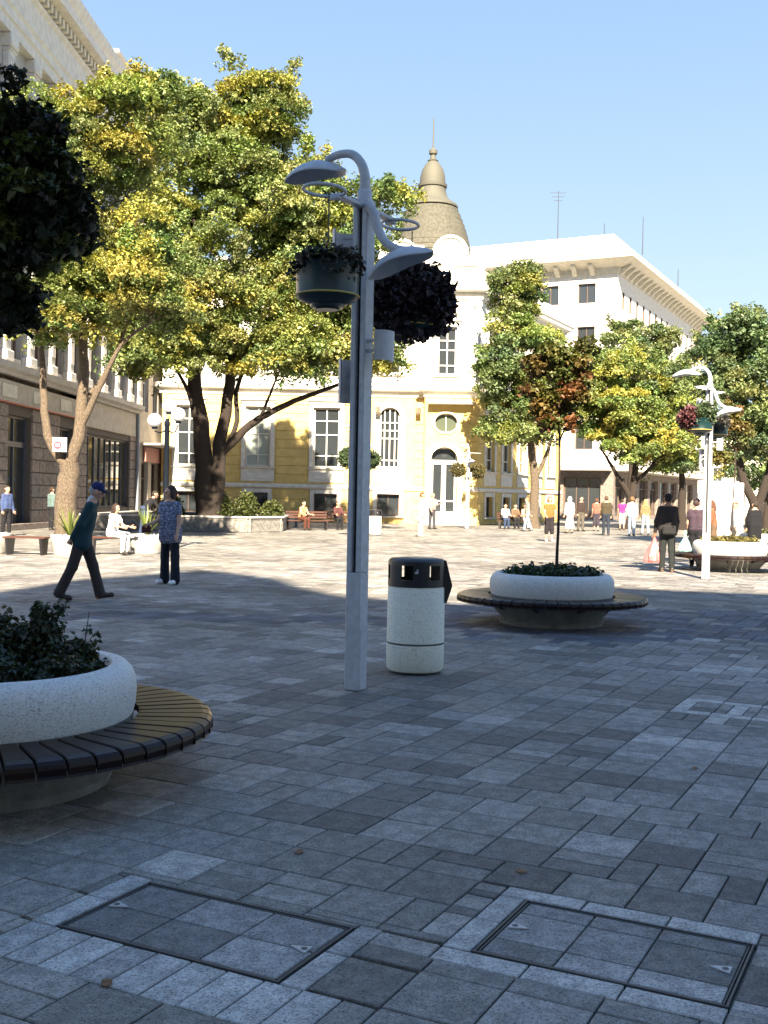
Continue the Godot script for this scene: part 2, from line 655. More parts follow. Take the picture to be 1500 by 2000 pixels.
func paver_tone(c: Vector2, n1: FastNoiseLite, n2: FastNoiseLite) -> Color:
	var p := axis_u() * c.x + axis_v() * c.y
	var dist := -p.z
	var tones := [0.17, 0.22, 0.27, 0.32, 0.36, 0.41, 0.48, 0.58]
	var k := n1.get_noise_2d(c.x, c.y) * 3.2 + 2.7 + rng.randfn(0.0, 1.3)
	if rng.randf() < 0.10:
		k += 2.2
	# pavers coloured darker and bluer in a strip across the square, wider to the right
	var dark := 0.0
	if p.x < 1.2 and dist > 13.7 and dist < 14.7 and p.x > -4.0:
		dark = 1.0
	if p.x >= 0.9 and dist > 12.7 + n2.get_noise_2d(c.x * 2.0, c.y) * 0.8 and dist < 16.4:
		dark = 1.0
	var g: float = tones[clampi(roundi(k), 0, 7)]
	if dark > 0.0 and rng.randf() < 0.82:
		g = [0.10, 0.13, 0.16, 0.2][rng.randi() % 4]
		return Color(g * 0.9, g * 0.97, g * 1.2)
	var warm := n2.get_noise_2d(c.x * 0.6, c.y * 0.6) * 0.05
	return Color(g * (1.03 + warm), g * (0.985 + warm * 0.4), g * (0.92 - warm))


func paving() -> void:
	var ground := structure("ground")
	var mb := MB.new()
	mb.quad(Vector3(-320, -0.035, 120), Vector3(320, -0.035, 120), Vector3(320, -0.035, -420), Vector3(-320, -0.035, -420), Vector3.UP)
	part(ground, "bedding", mb, M.joint)
	var n1 := FastNoiseLite.new()
	n1.seed = 4
	n1.frequency = 0.22
	n1.fractal_octaves = 3
	var n2 := FastNoiseLite.new()
	n2.seed = 15
	n2.frequency = 0.3
	# the two access covers and the pale strips laid round them, as rectangles along the paving (u, v)
	var covers := [Rect2(-2.88, 3.05, 0.97, 0.54), Rect2(-1.46, 3.60, 0.89, 0.58)]
	var special := []
	for k in 9:
		special.append([Rect2(-2.99 + k * 0.147, 2.76, 0.147, 0.29), 0.46 + rng.randf() * 0.16 + (0.1 if k > 3 else -0.06)])
	special.append([Rect2(-3.0, 3.05, 0.12, 0.30), 0.36])
	special.append([Rect2(-3.0, 3.35, 0.12, 0.27), 0.34])
	special.append([Rect2(-1.91, 3.05, 0.10, 0.30), 0.34])
	special.append([Rect2(-1.91, 3.35, 0.10, 0.27), 0.27])
	for k in 3:
		special.append([Rect2(-1.57 + k * 0.333, 4.18, 0.333, 0.11), 0.35 + rng.randf() * 0.05])
		special.append([Rect2(-1.57 + k * 0.333, 3.48, 0.333, 0.12), 0.36 + rng.randf() * 0.05])
	special.append([Rect2(-1.57, 3.60, 0.11, 0.30), 0.36])
	special.append([Rect2(-1.57, 3.90, 0.11, 0.28), 0.32])
	# a small cover far off to the right, framed in pale strips
	for k in 3:
		special.append([Rect2(-1.85 + k * 0.3, 9.05, 0.3, 0.12), 0.40])
		special.append([Rect2(-1.85 + k * 0.3, 8.5, 0.3, 0.12), 0.38])
	special.append([Rect2(-1.85, 8.62, 0.12, 0.43), 0.38])
	special.append([Rect2(-1.45, 8.62, 0.12, 0.43), 0.40])
	var holes := []
	for r in covers:
		holes.append(r)
	for s in special:
		holes.append(s[0])
	var rows := []
	for s in special:
		var g: float = minf(0.68, s[1] * (1.0 if s[1] > 0.44 else 1.65))
		rows.append([s[0], Color(g * 1.0, g * 0.985, g * 0.95)])
	var step := 0.302
	for j in range(-12, 290):
		var v0 := 3.37 + (j - 1) * step
		var split_row := rng.randf() < 0.10
		var shift := 0.0 if rng.randf() < 0.75 else step * 0.5
		for i in range(-240, 90):
			var u0 := -0.94 + i * step + shift
			var mid := axis_u() * (u0 + 0.15) + axis_v() * (v0 + 0.15)
			if mid.z > -2.2 or mid.z < -67.5 or mid.z < -66.0 and mid.x > 5.0:
				continue
			if absf(mid.x) > 3.2 - mid.z * 0.385:
				continue
			var near := mid.z > -19.0
			var rects := [Rect2(u0, v0, step, step)]
			if near:
				var roll := rng.randf()
				if split_row and roll < 0.8 or roll < 0.05:
					rects = [Rect2(u0, v0, step * 0.5, step), Rect2(u0 + step * 0.5, v0, step * 0.5, step)]
				elif roll < 0.13:
					rects = [Rect2(u0, v0, step, step * 0.5), Rect2(u0, v0 + step * 0.5, step, step * 0.5)]
				for h in holes:
					if Rect2(u0, v0, step, step).grow(0.1).intersects(h):
						rects = cut(rects, h)
			for r: Rect2 in rects:
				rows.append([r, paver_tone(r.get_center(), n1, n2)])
	# nearest 300 pavers in view, one by one; the others joined
	var order := []
	for k in rows.size():
		var c: Vector2 = rows[k][0].get_center()
		var p := axis_u() * c.x + axis_v() * c.y
		var seen: bool = p.z < -3.05 and absf(p.x) < 0.06 - p.z * 0.365
		order.append([-p.z if seen else 900.0 - p.z, k])
	order.sort_custom(func(a, b): return a[0] < b[0])
	var single := {}
	for k in 299:
		single[order[k][1]] = true
	var tone_mats := {}
	var rest := MB.new()
	for k in rows.size():
		var r: Rect2 = rows[k][0]
		var colr: Color = rows[k][1]
		var c := r.get_center()
		var z := -(axis_u() * c.x + axis_v() * c.y).z
		var dy := rng.randf_range(-0.002, 0.0)
		var tl := Vector2(rng.randf_range(-1, 1), rng.randf_range(-1, 1)) * 0.0011
		if single.has(k):
			var m := MB.new()
			m.col = colr
			slab(m, r, dy, 0.008, 0.004, tl)
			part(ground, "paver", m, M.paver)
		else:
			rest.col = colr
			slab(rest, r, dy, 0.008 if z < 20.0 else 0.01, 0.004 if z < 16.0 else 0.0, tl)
	var o := part(ground, "pavers", rest, M.paver)
	o.set_meta("kind", "stuff")
	# paving beyond and beside, too far or too oblique to tell the pavers apart
	var far := MB.new()
	far.col = Color(0.36, 0.345, 0.32)
	far.quad(Vector3(-300, -0.022, 100), Vector3(300, -0.022, 100), Vector3(300, -0.022, -400), Vector3(-300, -0.022, -400), Vector3.UP)
	part(ground, "far_paving", far, M.paver)
	for k in 2:
		var r: Rect2 = covers[k]
		var labels := ["steel-framed access cover inlaid with pavers, at the left with a dark lifting slot", "steel-framed access cover inlaid with pavers, at the right near the bottom corner"]
		access_cover(r, labels[k], k)


func access_cover(r: Rect2, label: String, which: int) -> void:
	var c := r.get_center()
	var t := thing("access_cover", label, "cover", axis_u() * c.x + axis_v() * c.y, -GRID, "access covers in the paving")
	# local x runs along u, local -z along v
	var w := r.size.x
	var d := r.size.y
	var f := MB.new()
	for s in [-1.0, 1.0]:
		f.box(Vector3(0, -0.014, s * (d * 0.5 - 0.011)), Vector3(w - 0.006, 0.028, 0.008), 0.001)
		f.box(Vector3(s * (w * 0.5 - 0.011), -0.014, 0), Vector3(0.008, 0.028, d - 0.03), 0.001)
		f.box(Vector3(0, -0.016, s * (d * 0.5 - 0.024)), Vector3(w - 0.05, 0.026, 0.006), 0.001)
		f.box(Vector3(s * (w * 0.5 - 0.024), -0.016, 0), Vector3(0.006, 0.026, d - 0.056), 0.001)
	part(t, "frame", f, M.iron)
	var iw := w - 0.056
	var id := d - 0.056
	var cols := [[0.0, 0.33, 0.66, 1.0], [0.0, 0.32, 0.63, 1.0]][which] as Array
	var lines := [[0.0, 0.5, 1.0], [0.0, 0.22, 0.74, 1.0]][which] as Array
	for i in cols.size() - 1:
		for j in lines.size() - 1:
			var m := MB.new()
			var g: float = [0.26, 0.34, 0.48, 0.23, 0.4, 0.3, 0.54, 0.25, 0.36][(i * 4 + j * 3 + which) % 9]
			m.col = Color(g, g * 0.98, g * 0.95)
			var sx: float = (cols[i + 1] - cols[i]) * iw - 0.007
			var sz: float = (lines[j + 1] - lines[j]) * id - 0.007
			m.box(Vector3(-iw * 0.5 + (cols[i] + cols[i + 1]) * 0.5 * iw, -0.017, -id * 0.5 + (lines[j] + lines[j + 1]) * 0.5 * id), Vector3(sx, 0.028, sz), 0.003)
			part(t, "paver", m, M.paver)
	for s in [-1.0, 1.0]:
		var e := MB.new()
		var x: float = s * (w * 0.5 - 0.075)
		e.prism([Vector2(x - s * 0.045, 0.0), Vector2(x + s * 0.03, 0.03), Vector2(x + s * 0.03, -0.03)], -0.001, 0.004, Transform3D(Basis(Vector3.RIGHT, -PI / 2), Vector3(0, 0, 0)))
		var eye := part(t, "lifting_plate", e, M.zinc)
		var hole := MB.new()
		hole.lathe([Vector2(0.012, 0.0), Vector2(0.012, 0.0055), Vector2(0, 0.0055)], 12, Transform3D(Basis(), Vector3(x + s * 0.012, 0, 0)))
		part(eye, "bolt", hole, M.iron)


# ---------------------------------------------------------------- street furniture

func lamp_model(t: Node3D) -> void:
	# local: -z is the way the crossbar runs away from the viewer, x to the right
	var p := MB.new()
	var s := 0.138
	# solid foot, then two channels with a slot between them front and back
	p.box(Vector3(0, 0.485, 0), Vector3(s, 0.97, s), 0.008)
	var door := MB.new()
	door.box(Vector3(s * 0.5 + 0.001, 0.26, 0), Vector3(0.006, 0.5, s * 0.72), 0.002)
	for k in [-1.0, 1.0]:
		p.box(Vector3(k * (s * 0.5 - 0.025), 2.5, 0), Vector3(0.05, 3.06, s), 0.008)
	part(t, "pole", p, M.lamp_paint)
	part(t, "service_door", door, M.lamp_paint)
	var w := MB.new()
	w.box(Vector3(0, 2.5, 0), Vector3(0.05, 3.05, s * 0.45))
	part(t, "web", w, M.slot)
	# collar and crossbar with an open loop at each end
	var bar := MB.new()
	bar.box(Vector3(0, 3.97, 0), Vector3(0.075, 0.03, 0.86), 0.004)
	for k in [-1.0, 1.0]:
		var pts := []
		var rad := []
		for i in 25:
			var a := TAU * i / 24.0
			pts.append(Vector3(sin(a) * 0.155, 3.965, k * (0.60 + cos(a) * 0.185)))
			rad.append(0.014)
		bar.tube(pts, rad, 8, false)
		bar.box(Vector3(0, 3.945, k * 0.44), Vector3(0.09, 0.03, 0.05), 0.004)
	part(t, "crossbar", bar, M.lamp_paint)
	var col := MB.new()
	col.lathe([Vector2(0.0, 3.985), Vector2(0.062, 3.985), Vector2(0.062, 4.10), Vector2(0.05, 4.115), Vector2(0.0, 4.115)], 20)
	part(t, "collar", col, M.lamp_paint)
	# the upper arm bends over to the left, the lower one drops to the right
	var up := MB.new()
	up.tube(arc([Vector3(0, 4.10, 0), Vector3(0.0, 4.22, 0), Vector3(-0.04, 4.34, 0), Vector3(-0.13, 4.425, 0), Vector3(-0.26, 4.44, 0), Vector3(-0.38, 4.41, 0)], 18), taper(0.046, 0.03, 18), 12)
	part(t, "upper_arm", up, M.lamp_paint)
	var low := MB.new()
	low.tube(arc([Vector3(0.06, 3.98, 0.05), Vector3(0.12, 3.9, 0.05), Vector3(0.16, 3.78, 0.05), Vector3(0.23, 3.66, 0.05), Vector3(0.36, 3.585, 0.05), Vector3(0.50, 3.57, 0.05)], 18), taper(0.042, 0.03, 18), 12)
	part(t, "lower_arm", low, M.lamp_paint)
	lamp_shade(t, Vector3(-0.50, 4.37, 0), 2.0, -1.0)
	lamp_shade(t, Vector3(0.36, 3.53, 0.06), -16.0, 1.0)
	# curved sheet-metal shields on short brackets
	for a in [[-0.17, 3.68, -1.0, 0.23], [0.20, 2.82, 1.0, 0.24], [-0.115, 2.55, -1.0, 0.36]]:
		var sh := MB.new()
		var r := 0.105 if a[0] > -0.15 and a[0] < 0 else 0.13
		var tr := Transform3D(Basis(), Vector3(a[0] + (0.03 if a[2] < 0 else -0.03), a[1], 0.02))
		var from := PI * (0.62 if a[2] < 0 else -0.38)
		var prof := [Vector2(r, -a[3] * 0.5), Vector2(r, a[3] * 0.5), Vector2(r - 0.008, a[3] * 0.5), Vector2(r - 0.008, -a[3] * 0.5), Vector2(r, -a[3] * 0.5)]
		sh.lathe(prof, 14, tr, from, from + PI * 0.8)
		var pl := part(t, "shield", sh, M.lamp_paint)
		var br := MB.new()
		br.box(Vector3(a[0] * 0.6, a[1] - 0.03, 0.02), Vector3(absf(a[0]) * 0.9, 0.025, 0.03), 0.003)
		br.box(Vector3(a[0] * 0.6, a[1] + 0.05, 0.02), Vector3(absf(a[0]) * 0.9, 0.025, 0.03), 0.003)
		part(pl, "bracket", br, M.lamp_paint)


func lamp_shade(t: Node3D, at: Vector3, tilt: float, side: float) -> void:
	# a leaf-shaped curved sheet, longest along x, drooping to both sides
	var mb := MB.new()
	var tr := Transform3D(Basis(Vector3(0, 0, 1), deg_to_rad(-tilt * side)), at)
	var nu := 14
	var nv := 8
	var g := []
	for i in nu + 1:
		var a := float(i) / nu * 2.0 - 1.0
		var half := 0.15 * pow(maxf(0.0, 1.0 - pow(absf(a), 2.4)), 0.75) + 0.003
		var row := []
		for j in nv + 1:
			var b := float(j) / nv * 2.0 - 1.0
			row.append(Vector3(a * 0.31, 0.05 - 0.10 * b * b * (half / 0.15) - 0.12 * a * a, b * half))
		g.append(row)
	for layer in [0.0, -0.012]:
		var off := Vector3(0, layer, 0)
		for i in nu:
			for j in nv:
				mb.quad(tr * (g[i][j] + off), tr * (g[i + 1][j] + off), tr * (g[i + 1][j + 1] + off), tr * (g[i][j + 1] + off), Vector3(0, 1 if layer == 0.0 else -1, 0))
	for i in nu:
		for j in [0, nv]:
			mb.quad(tr * g[i][j], tr * g[i + 1][j], tr * (g[i + 1][j] + Vector3(0, -0.012, 0)), tr * (g[i][j] + Vector3(0, -0.012, 0)), Vector3(0, 0, 1))
	var s := part(t, "lamp_shade", mb, M.lamp_paint)
	var l := MB.new()
	l.lathe([Vector2(0, 0.0), Vector2(0.05, 0.004), Vector2(0.06, 0.015), Vector2(0.05, 0.03), Vector2(0, 0.03)], 16, tr * Transform3D(Basis().scaled(Vector3(1.5, 1, 0.8)), Vector3(0, -0.005, 0)))
	part(s, "lamp_lens", l, M.lamp_glass)


func arc(ctrl: Array, count: int) -> Array:
	var c := Curve3D.new()
	for i in ctrl.size():
		var d: Vector3 = (ctrl[mini(i + 1, ctrl.size() - 1)] - ctrl[maxi(i - 1, 0)]) / 6.0
		c.add_point(ctrl[i], -d, d)
	var out := []
	var l := c.get_baked_length()
	for i in count:
		out.append(c.sample_baked(l * i / (count - 1.0), true))
	return out


func taper(a: float, b: float, count: int) -> Array:
	var out := []
	for i in count:
		out.append(lerpf(a, b, i / (count - 1.0)))
	return out


func scatter(parent: Node3D, called: String, spots: Array, mesh: Mesh, m: Material) -> MultiMeshInstance3D:
	var mm := MultiMesh.new()
	mm.transform_format = MultiMesh.TRANSFORM_3D
	mm.use_colors = true
	mm.mesh = mesh
	mm.instance_count = spots.size()
	for i in spots.size():
		mm.set_instance_transform(i, spots[i][0])
		mm.set_instance_color(i, spots[i][1])
	var o := MultiMeshInstance3D.new()
	o.name = called
	o.multimesh = mm
	o.material_override = m
	o.set_meta("kind", "stuff")
	parent.add_child(o, true)
	return o


func any_turn(scale: float, tip := PI) -> Basis:
	var b := Basis(Vector3.UP, rng.randf() * TAU)
	b = Basis(Vector3(rng.randf_range(-1, 1), 0, rng.randf_range(-1, 1)).normalized(), rng.randf_range(-tip, tip)) * b
	return b.scaled(Vector3.ONE * scale)


func hanging_basket(at: Vector3, hang: float, label: String, ball: Array, rim_plants: Array, bowl := true) -> void:
	# at: middle of the bowl's top rim; hang: length of the rod above it
	var t := thing("hanging_basket", label, "flower basket", at, 0, "flower baskets hung from the street lamps")
	if bowl:
		var b := MB.new()
		b.lathe([Vector2(0, -0.345), Vector2(0.09, -0.345), Vector2(0.10, -0.33), Vector2(0.13, -0.325), Vector2(0.135, -0.305), Vector2(0.225, -0.27), Vector2(0.25, -0.235), Vector2(0.245, -0.20), Vector2(0.25, -0.02), Vector2(0.262, 0.0), Vector2(0.235, 0.0), Vector2(0.23, -0.05), Vector2(0.0, -0.06)], 32)
		part(t, "bowl", b, M.basket_green)
		var r := MB.new()
		r.lathe([Vector2(0.25, -0.245), Vector2(0.257, -0.238), Vector2(0.25, -0.23)], 32)
		part(t, "gold_band", r, M.gold_line)
	var h := MB.new()
	h.tube([Vector3(0, hang, 0), Vector3(0, 0.18, 0)], [0.006, 0.006], 6)
	for k in 3:
		var a := TAU * k / 3.0 + 0.4
		h.tube([Vector3(0, 0.19, 0), Vector3(cos(a) * 0.24, -0.01, sin(a) * 0.24)], [0.004, 0.004], 5)
	part(t, "hanger", h, M.iron)
	var spots := []
	for k in rim_plants:   # [count, radius, height, colour]
		for i in k[0]:
			var a := rng.randf() * TAU
			var q := sqrt(rng.randf()) * float(k[1])
			spots.append([Transform3D(any_turn(rng.randf_range(0.6, 1.1)), Vector3(cos(a) * q, rng.randf() * float(k[2]) - (0.06 if q > 0.22 else 0.0), sin(a) * q)), shade(k[3], 0.3)])
	for k in ball:         # [count, centre, radius, colour]
		for i in k[0]:
			var d := Vector3(rng.randfn(), rng.randfn(), rng.randfn()).normalized()
			var q: float = float(k[2]) * (0.55 + 0.45 * pow(rng.randf(), 0.5)) * rng.randf_range(0.92, 1.06)
			spots.append([Transform3D(any_turn(rng.randf_range(0.8, 1.5)), k[1] + d * q * Vector3(1, 0.92, 1)), shade(k[3], 0.35)])
	scatter(t, "foliage", spots, small_leaf_mesh, M.dark_leaf)


func shade(k: Color, spread: float) -> Color:
	var f := 1.0 + rng.randf_range(-spread, spread)
	return Color(k.r * f * rng.randf_range(0.9, 1.1), k.g * f, k.b * f * rng.randf_range(0.9, 1.1))


func street_lamps() -> void:
	var spots := [
		[Vector3(-0.21, 0, -9.08), -30.0, "tall grey twin-arm street lamp in the shade, in the foreground beside the litter bin"],
		[Vector3(6.78, 0, -23.1), -30.0, "sunlit twin-arm street lamp beside the white round planter at the right"],
		[Vector3(-0.95, 0, -43.0), -20.0, "far street lamp mostly hidden behind the foreground lamp pole"],
		[Vector3(4.34, 0, -57.4), -60.0, "far thin street lamp in front of the arched entrance door"]]
	var first: Node3D = null
	for s in spots:
		if first == null:
			first = thing("street_lamp", s[2], "street lamp", s[0], s[1], "twin-arm street lamps on the square")
			first.set_meta("base", "street_lamp")
			lamp_model(first)
		else:
			copy_of(first, s[0], s[1], s[2])
	var purple := Color(0.017, 0.008, 0.012)
	var green := Color(0.035, 0.06, 0.02)
	var dull := Color(0.03, 0.026, 0.014)
	hanging_basket(Vector3(-0.475, 3.39, -8.60), 0.57, "dark green bowl basket with low dull foliage on the foreground lamp", [], [[300, 0.25, 0.07, dull], [40, 0.22, 0.13, Color(0.07, 0.08, 0.02)]])
	hanging_basket(Vector3(0.20, 3.34, -9.72), 0.60, "near-black purple ball of foliage hung behind the foreground lamp pole", [[1900, Vector3(0, -0.02, 0), 0.295, purple], [420, Vector3(0.10, 0.08, 0.05), 0.22, purple], [380, Vector3(-0.08, -0.12, 0.05), 0.22, purple], [260, Vector3(0.16, -0.10, 0), 0.18, Color(0.03, 0.012, 0.016)]], [])
	var a := Vector3(6.78, 0, -23.1)
	var red := Color(0.07, 0.018, 0.022)
	hanging_basket(a + Vector3(-0.33, 3.33, 0.50), 0.62, "basket of purple and green leaves on the sunlit lamp, nearer the viewer", [[420, Vector3(-0.2, 0.0, 0), 0.21, red], [380, Vector3(0.08, 0.08, 0), 0.22, green]], [[200, 0.27, 0.2, green]])
	hanging_basket(a + Vector3(0.30, 3.30, -0.52), 0.62, "small dark basket on the far side of the sunlit lamp", [[350, Vector3(0, 0.0, 0), 0.24, Color(0.02, 0.02, 0.016)]], [[160, 0.25, 0.15, dull]])
	a = Vector3(-0.95, 0, -43.0)
	hanging_basket(a + Vector3(-0.25, 3.1, 0.56), 0.85, "green leaf ball showing left of the foreground pole", [[700, Vector3(-0.2, -0.05, 0), 0.42, green]], [])
	hanging_basket(a + Vector3(0.25, 3.1, -0.56), 0.85, "green leaf ball showing right of the foreground pole", [[700, Vector3(0.1, -0.05, 0), 0.40, green]], [])
	a = Vector3(4.34, 0, -57.4)
	hanging_basket(a + Vector3(-0.53, 3.1, 0.31), 0.85, "left olive leaf ball on the far lamp before the arched door", [[600, Vector3(0, -0.05, 0), 0.40, Color(0.07, 0.06, 0.015)]], [])
	hanging_basket(a + Vector3(0.53, 3.1, -0.31), 0.85, "right olive leaf ball on the far lamp before the arched door", [[600, Vector3(0, -0.05, 0), 0.40, Color(0.07, 0.06, 0.015)]], [])


func globe_lamp() -> void:
	var t := thing("globe_lamp", "dark post lamp with white glass globes behind the woman in the patterned top", "street lamp", Vector3(-5.95, 0, -30.0))
	var p := MB.new()
	p.lathe([Vector2(0.13, 0), Vector2(0.13, 0.1), Vector2(0.1, 0.2), Vector2(0.1, 0.9), Vector2(0.075, 1.0), Vector2(0.065, 3.4), Vector2(0.08, 3.42), Vector2(0.08, 3.5), Vector2(0.03, 3.6), Vector2(0.0, 3.62)], 16)
	part(t, "post", p, M.dark_post)
	for k in [[-0.33, 3.55, 0.06], [0.30, 3.72, 0.0], [0.03, 3.96, -0.08]]:
		var a := MB.new()
		a.tube(arc([Vector3(0, 3.3, 0), Vector3(k[0] * 0.6, 3.22, k[2] * 0.6), Vector3(k[0], k[1] - 0.28, k[2])], 8), taper(0.02, 0.018, 8), 8)
		a.lathe([Vector2(0.0, -0.24), Vector2(0.07, -0.23), Vector2(0.09, -0.17), Vector2(0.06, -0.16)], 14, Transform3D(Basis(), Vector3(k[0], k[1], k[2])))
		var arm := part(t, "arm", a, M.dark_post)
		var g := MB.new()
		var prof := []
		for i in 17:
			var q := -PI / 2 + PI * i / 16.0
			prof.append(Vector2(cos(q) * 0.195, sin(q) * 0.195))
		g.lathe(prof, 24, Transform3D(Basis(), Vector3(k[0], k[1], k[2])))
		part(arm, "globe", g, M.globe)


func bins() -> void:
	var t := thing("litter_bin", "terrazzo litter bin with black slotted hood beside the foreground lamp", "litter bin", Vector3(0.31, 0, -10.07), 8, "terrazzo litter bins")
	t.set_meta("base", "litter_bin")
	var foot := MB.new()
	foot.lathe([Vector2(0, 0.0), Vector2(0.235, 0.0), Vector2(0.235, 0.03), Vector2(0.0, 0.03)], 40)
	part(t, "foot", foot, M.bin_black)
	var b := MB.new()
	b.lathe([Vector2(0, 0.025), Vector2(0.245, 0.025), Vector2(0.262, 0.05), Vector2(0.264, 0.262), Vector2(0.256, 0.268), Vector2(0.256, 0.279), Vector2(0.264, 0.285), Vector2(0.260, 0.78), Vector2(0.25, 0.80), Vector2(0.0, 0.80)], 48)
	part(t, "body", b, M.terrazzo_bin)
	var groove := MB.new()  # dark ring added inside the groove, its shade put in as colour
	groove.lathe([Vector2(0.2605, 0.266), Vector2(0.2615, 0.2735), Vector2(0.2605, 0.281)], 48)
	part(t, "groove_shade_ring", groove, M.dark_joint)
	# hood: a ring of posts with openings all round, a slightly domed lid above
	var h := MB.new()
	h.lathe([Vector2(0.24, 0.79), Vector2(0.262, 0.79), Vector2(0.262, 0.855), Vector2(0.24, 0.855), Vector2(0.24, 0.79)], 48)
	h.lathe([Vector2(0.24, 0.985), Vector2(0.262, 0.985), Vector2(0.26, 1.02), Vector2(0.24, 1.04), Vector2(0.12, 1.055), Vector2(0, 1.06), Vector2(0, 1.04), Vector2(0.24, 1.01), Vector2(0.24, 0.985)], 48)
	for k in 6:
		var a := PI / 2 + TAU * k / 6.0
		var wide := 0.30
		h.lathe([Vector2(0.242, 0.84), Vector2(0.261, 0.84), Vector2(0.261, 1.0), Vector2(0.242, 1.0), Vector2(0.242, 0.84)], 6, Transform3D(), a - wide, a + wide)
		for e in [-wide, wide]:
			var d := Vector3(cos(a + e), 0, sin(a + e))
			var q := Vector3(-sin(a + e), 0, cos(a + e)) * signf(e)
			h.quad(d * 0.242 + Vector3(0, 0.84, 0), d * 0.261 + Vector3(0, 0.84, 0), d * 0.261 + Vector3(0, 1.0, 0), d * 0.242 + Vector3(0, 1.0, 0), q)
	var hood := part(t, "hood", h, M.bin_black)
	var em := MB.new()
	em.box(Vector3(-0.045, 0.925, 0.262), Vector3(0.03, 0.02, 0.003), 0.001)
	em.box(Vector3(-0.037, 0.945, 0.262), Vector3(0.014, 0.02, 0.003), 0.001)
	part(hood, "badge", em, M.lamp_paint)
	var ash := MB.new()
	ash.prism([Vector2(0.235, 1.03), Vector2(0.255, 1.03), Vector2(0.315, 0.80), Vector2(0.305, 0.76), Vector2(0.265, 0.64), Vector2(0.250, 0.64)], -0.10, 0.10)
	part(t, "ashtray", ash, M.bin_black)
	copy_of(t, Vector3(-0.36, 0, -45.6), 30, "far sunlit litter bin just right of the foreground pole")


func round_planter(at: Vector3, label: String, s := 1.0, detail := true) -> Node3D:
	var t := thing("round_planter", label, "planter", at, rng.randf() * 6.0, "round planters with ring benches")
	var b := MB.new()
	b.lathe([Vector2(0, 0), Vector2(0.66, 0), Vector2(0.675, 0.05), Vector2(0.64, 0.07), Vector2(0.66, 0.10), Vector2(0.73, 0.17), Vector2(0.775, 0.27), Vector2(0.785, 0.37)], 56, Transform3D(Basis().scaled(Vector3.ONE * s), Vector3.ZERO))
	part(t, "base", b, M.bare_concrete)
	var r := MB.new()
	r.lathe([Vector2(0.78, 0.37), Vector2(0.795, 0.43), Vector2(0.80, 0.50), Vector2(0.795, 0.56), Vector2(0.775, 0.61), Vector2(0.74, 0.645), Vector2(0.705, 0.655), Vector2(0.665, 0.648), Vector2(0.645, 0.62), Vector2(0.64, 0.54)], 56, Transform3D(Basis().scaled(Vector3.ONE * s), Vector3.ZERO))
	part(t, "bowl", r, M.terrazzo)
	var so := MB.new()
	so.lathe([Vector2(0.66, 0.56), Vector2(0.35, 0.59), Vector2(0, 0.60)], 32, Transform3D(Basis().scaled(Vector3.ONE * s), Vector3.ZERO))
	part(t, "soil", so, M.soil)
	# ring bench: radial slats with a rounded nose on steel brackets
	var count := 54
	var da := TAU / count
	var slat := MB.new()
	var gap := 0.006
	var r0 := 0.815
	var r1 := 1.20
	var w0 := tan(da * 0.5) * r0 - gap
	var w1 := tan(da * 0.5) * r1 - gap
	var prof := [[r0, 0.335, 0.375], [1.10, 0.335, 0.375], [1.165, 0.328, 0.374], [1.20, 0.312, 0.366], [1.218, 0.296, 0.350], [1.222, 0.288, 0.33], [1.215, 0.284, 0.30]]
	for i in prof.size() - 1:
		var a: Array = prof[i]
		var c: Array = prof[i + 1]
		var wa := lerpf(w0, w1, (a[0] - r0) / (r1 - r0))
		var wc := lerpf(w0, w1, (c[0] - r0) / (r1 - r0))
		var e := 0.006
		slat.quad(Vector3(a[0], a[2], -wa + e), Vector3(a[0], a[2], wa - e), Vector3(c[0], c[2], wc - e), Vector3(c[0], c[2], -wc + e), Vector3(0.3, 1, 0))
		slat.quad(Vector3(a[0], a[1], -wa), Vector3(a[0], a[1], wa), Vector3(c[0], c[1], wc), Vector3(c[0], c[1], -wc), Vector3(-0.3, -1, 0))
		for k in [-1.0, 1.0]:
			slat.quad(Vector3(a[0], a[2] - e, k * wa), Vector3(c[0], c[2] - e, k * wc), Vector3(c[0], c[1], k * wc), Vector3(a[0], a[1], k * wa), Vector3(0, 0, k))
			slat.quad(Vector3(a[0], a[2], k * (wa - e)), Vector3(c[0], c[2], k * (wc - e)), Vector3(c[0], c[2] - e, k * wc), Vector3(a[0], a[2] - e, k * wa), Vector3(0, 1, k))
	var last: Array = prof[prof.size() - 1]
	slat.quad(Vector3(last[0], last[1], -w1), Vector3(last[0], last[1], w1), Vector3(last[0], last[2], w1), Vector3(last[0], last[2], -w1), Vector3(1, 0, 0))
	slat.quad(Vector3(r0, 0.335, -w0), Vector3(r0, 0.335, w0), Vector3(r0, 0.375, w0), Vector3(r0, 0.375, -w0), Vector3(-1, 0, 0))
	var sm := slat.mesh()
	for k in count:
		var o := part(t, "slat", sm, M["slat_%d" % (rng.randi() % 4)])
		o.transform = Transform3D(Basis(Vector3.UP, da * k).scaled(Vector3.ONE * s), Vector3(0, rng.randf_range(-0.002, 0.002), 0))
	var br := MB.new()
	for k in 9:
		var q := Basis(Vector3.UP, TAU * k / 9.0 + 0.1).scaled(Vector3.ONE * s)
		br.prism([Vector2(0.70, 0.333), Vector2(1.13, 0.333), Vector2(1.13, 0.305), Vector2(0.75, 0.20), Vector2(0.68, 0.20)], -0.012, 0.012, Transform3D(q, Vector3.ZERO))
	part(t, "bench_brackets", br, M.iron)
	return t


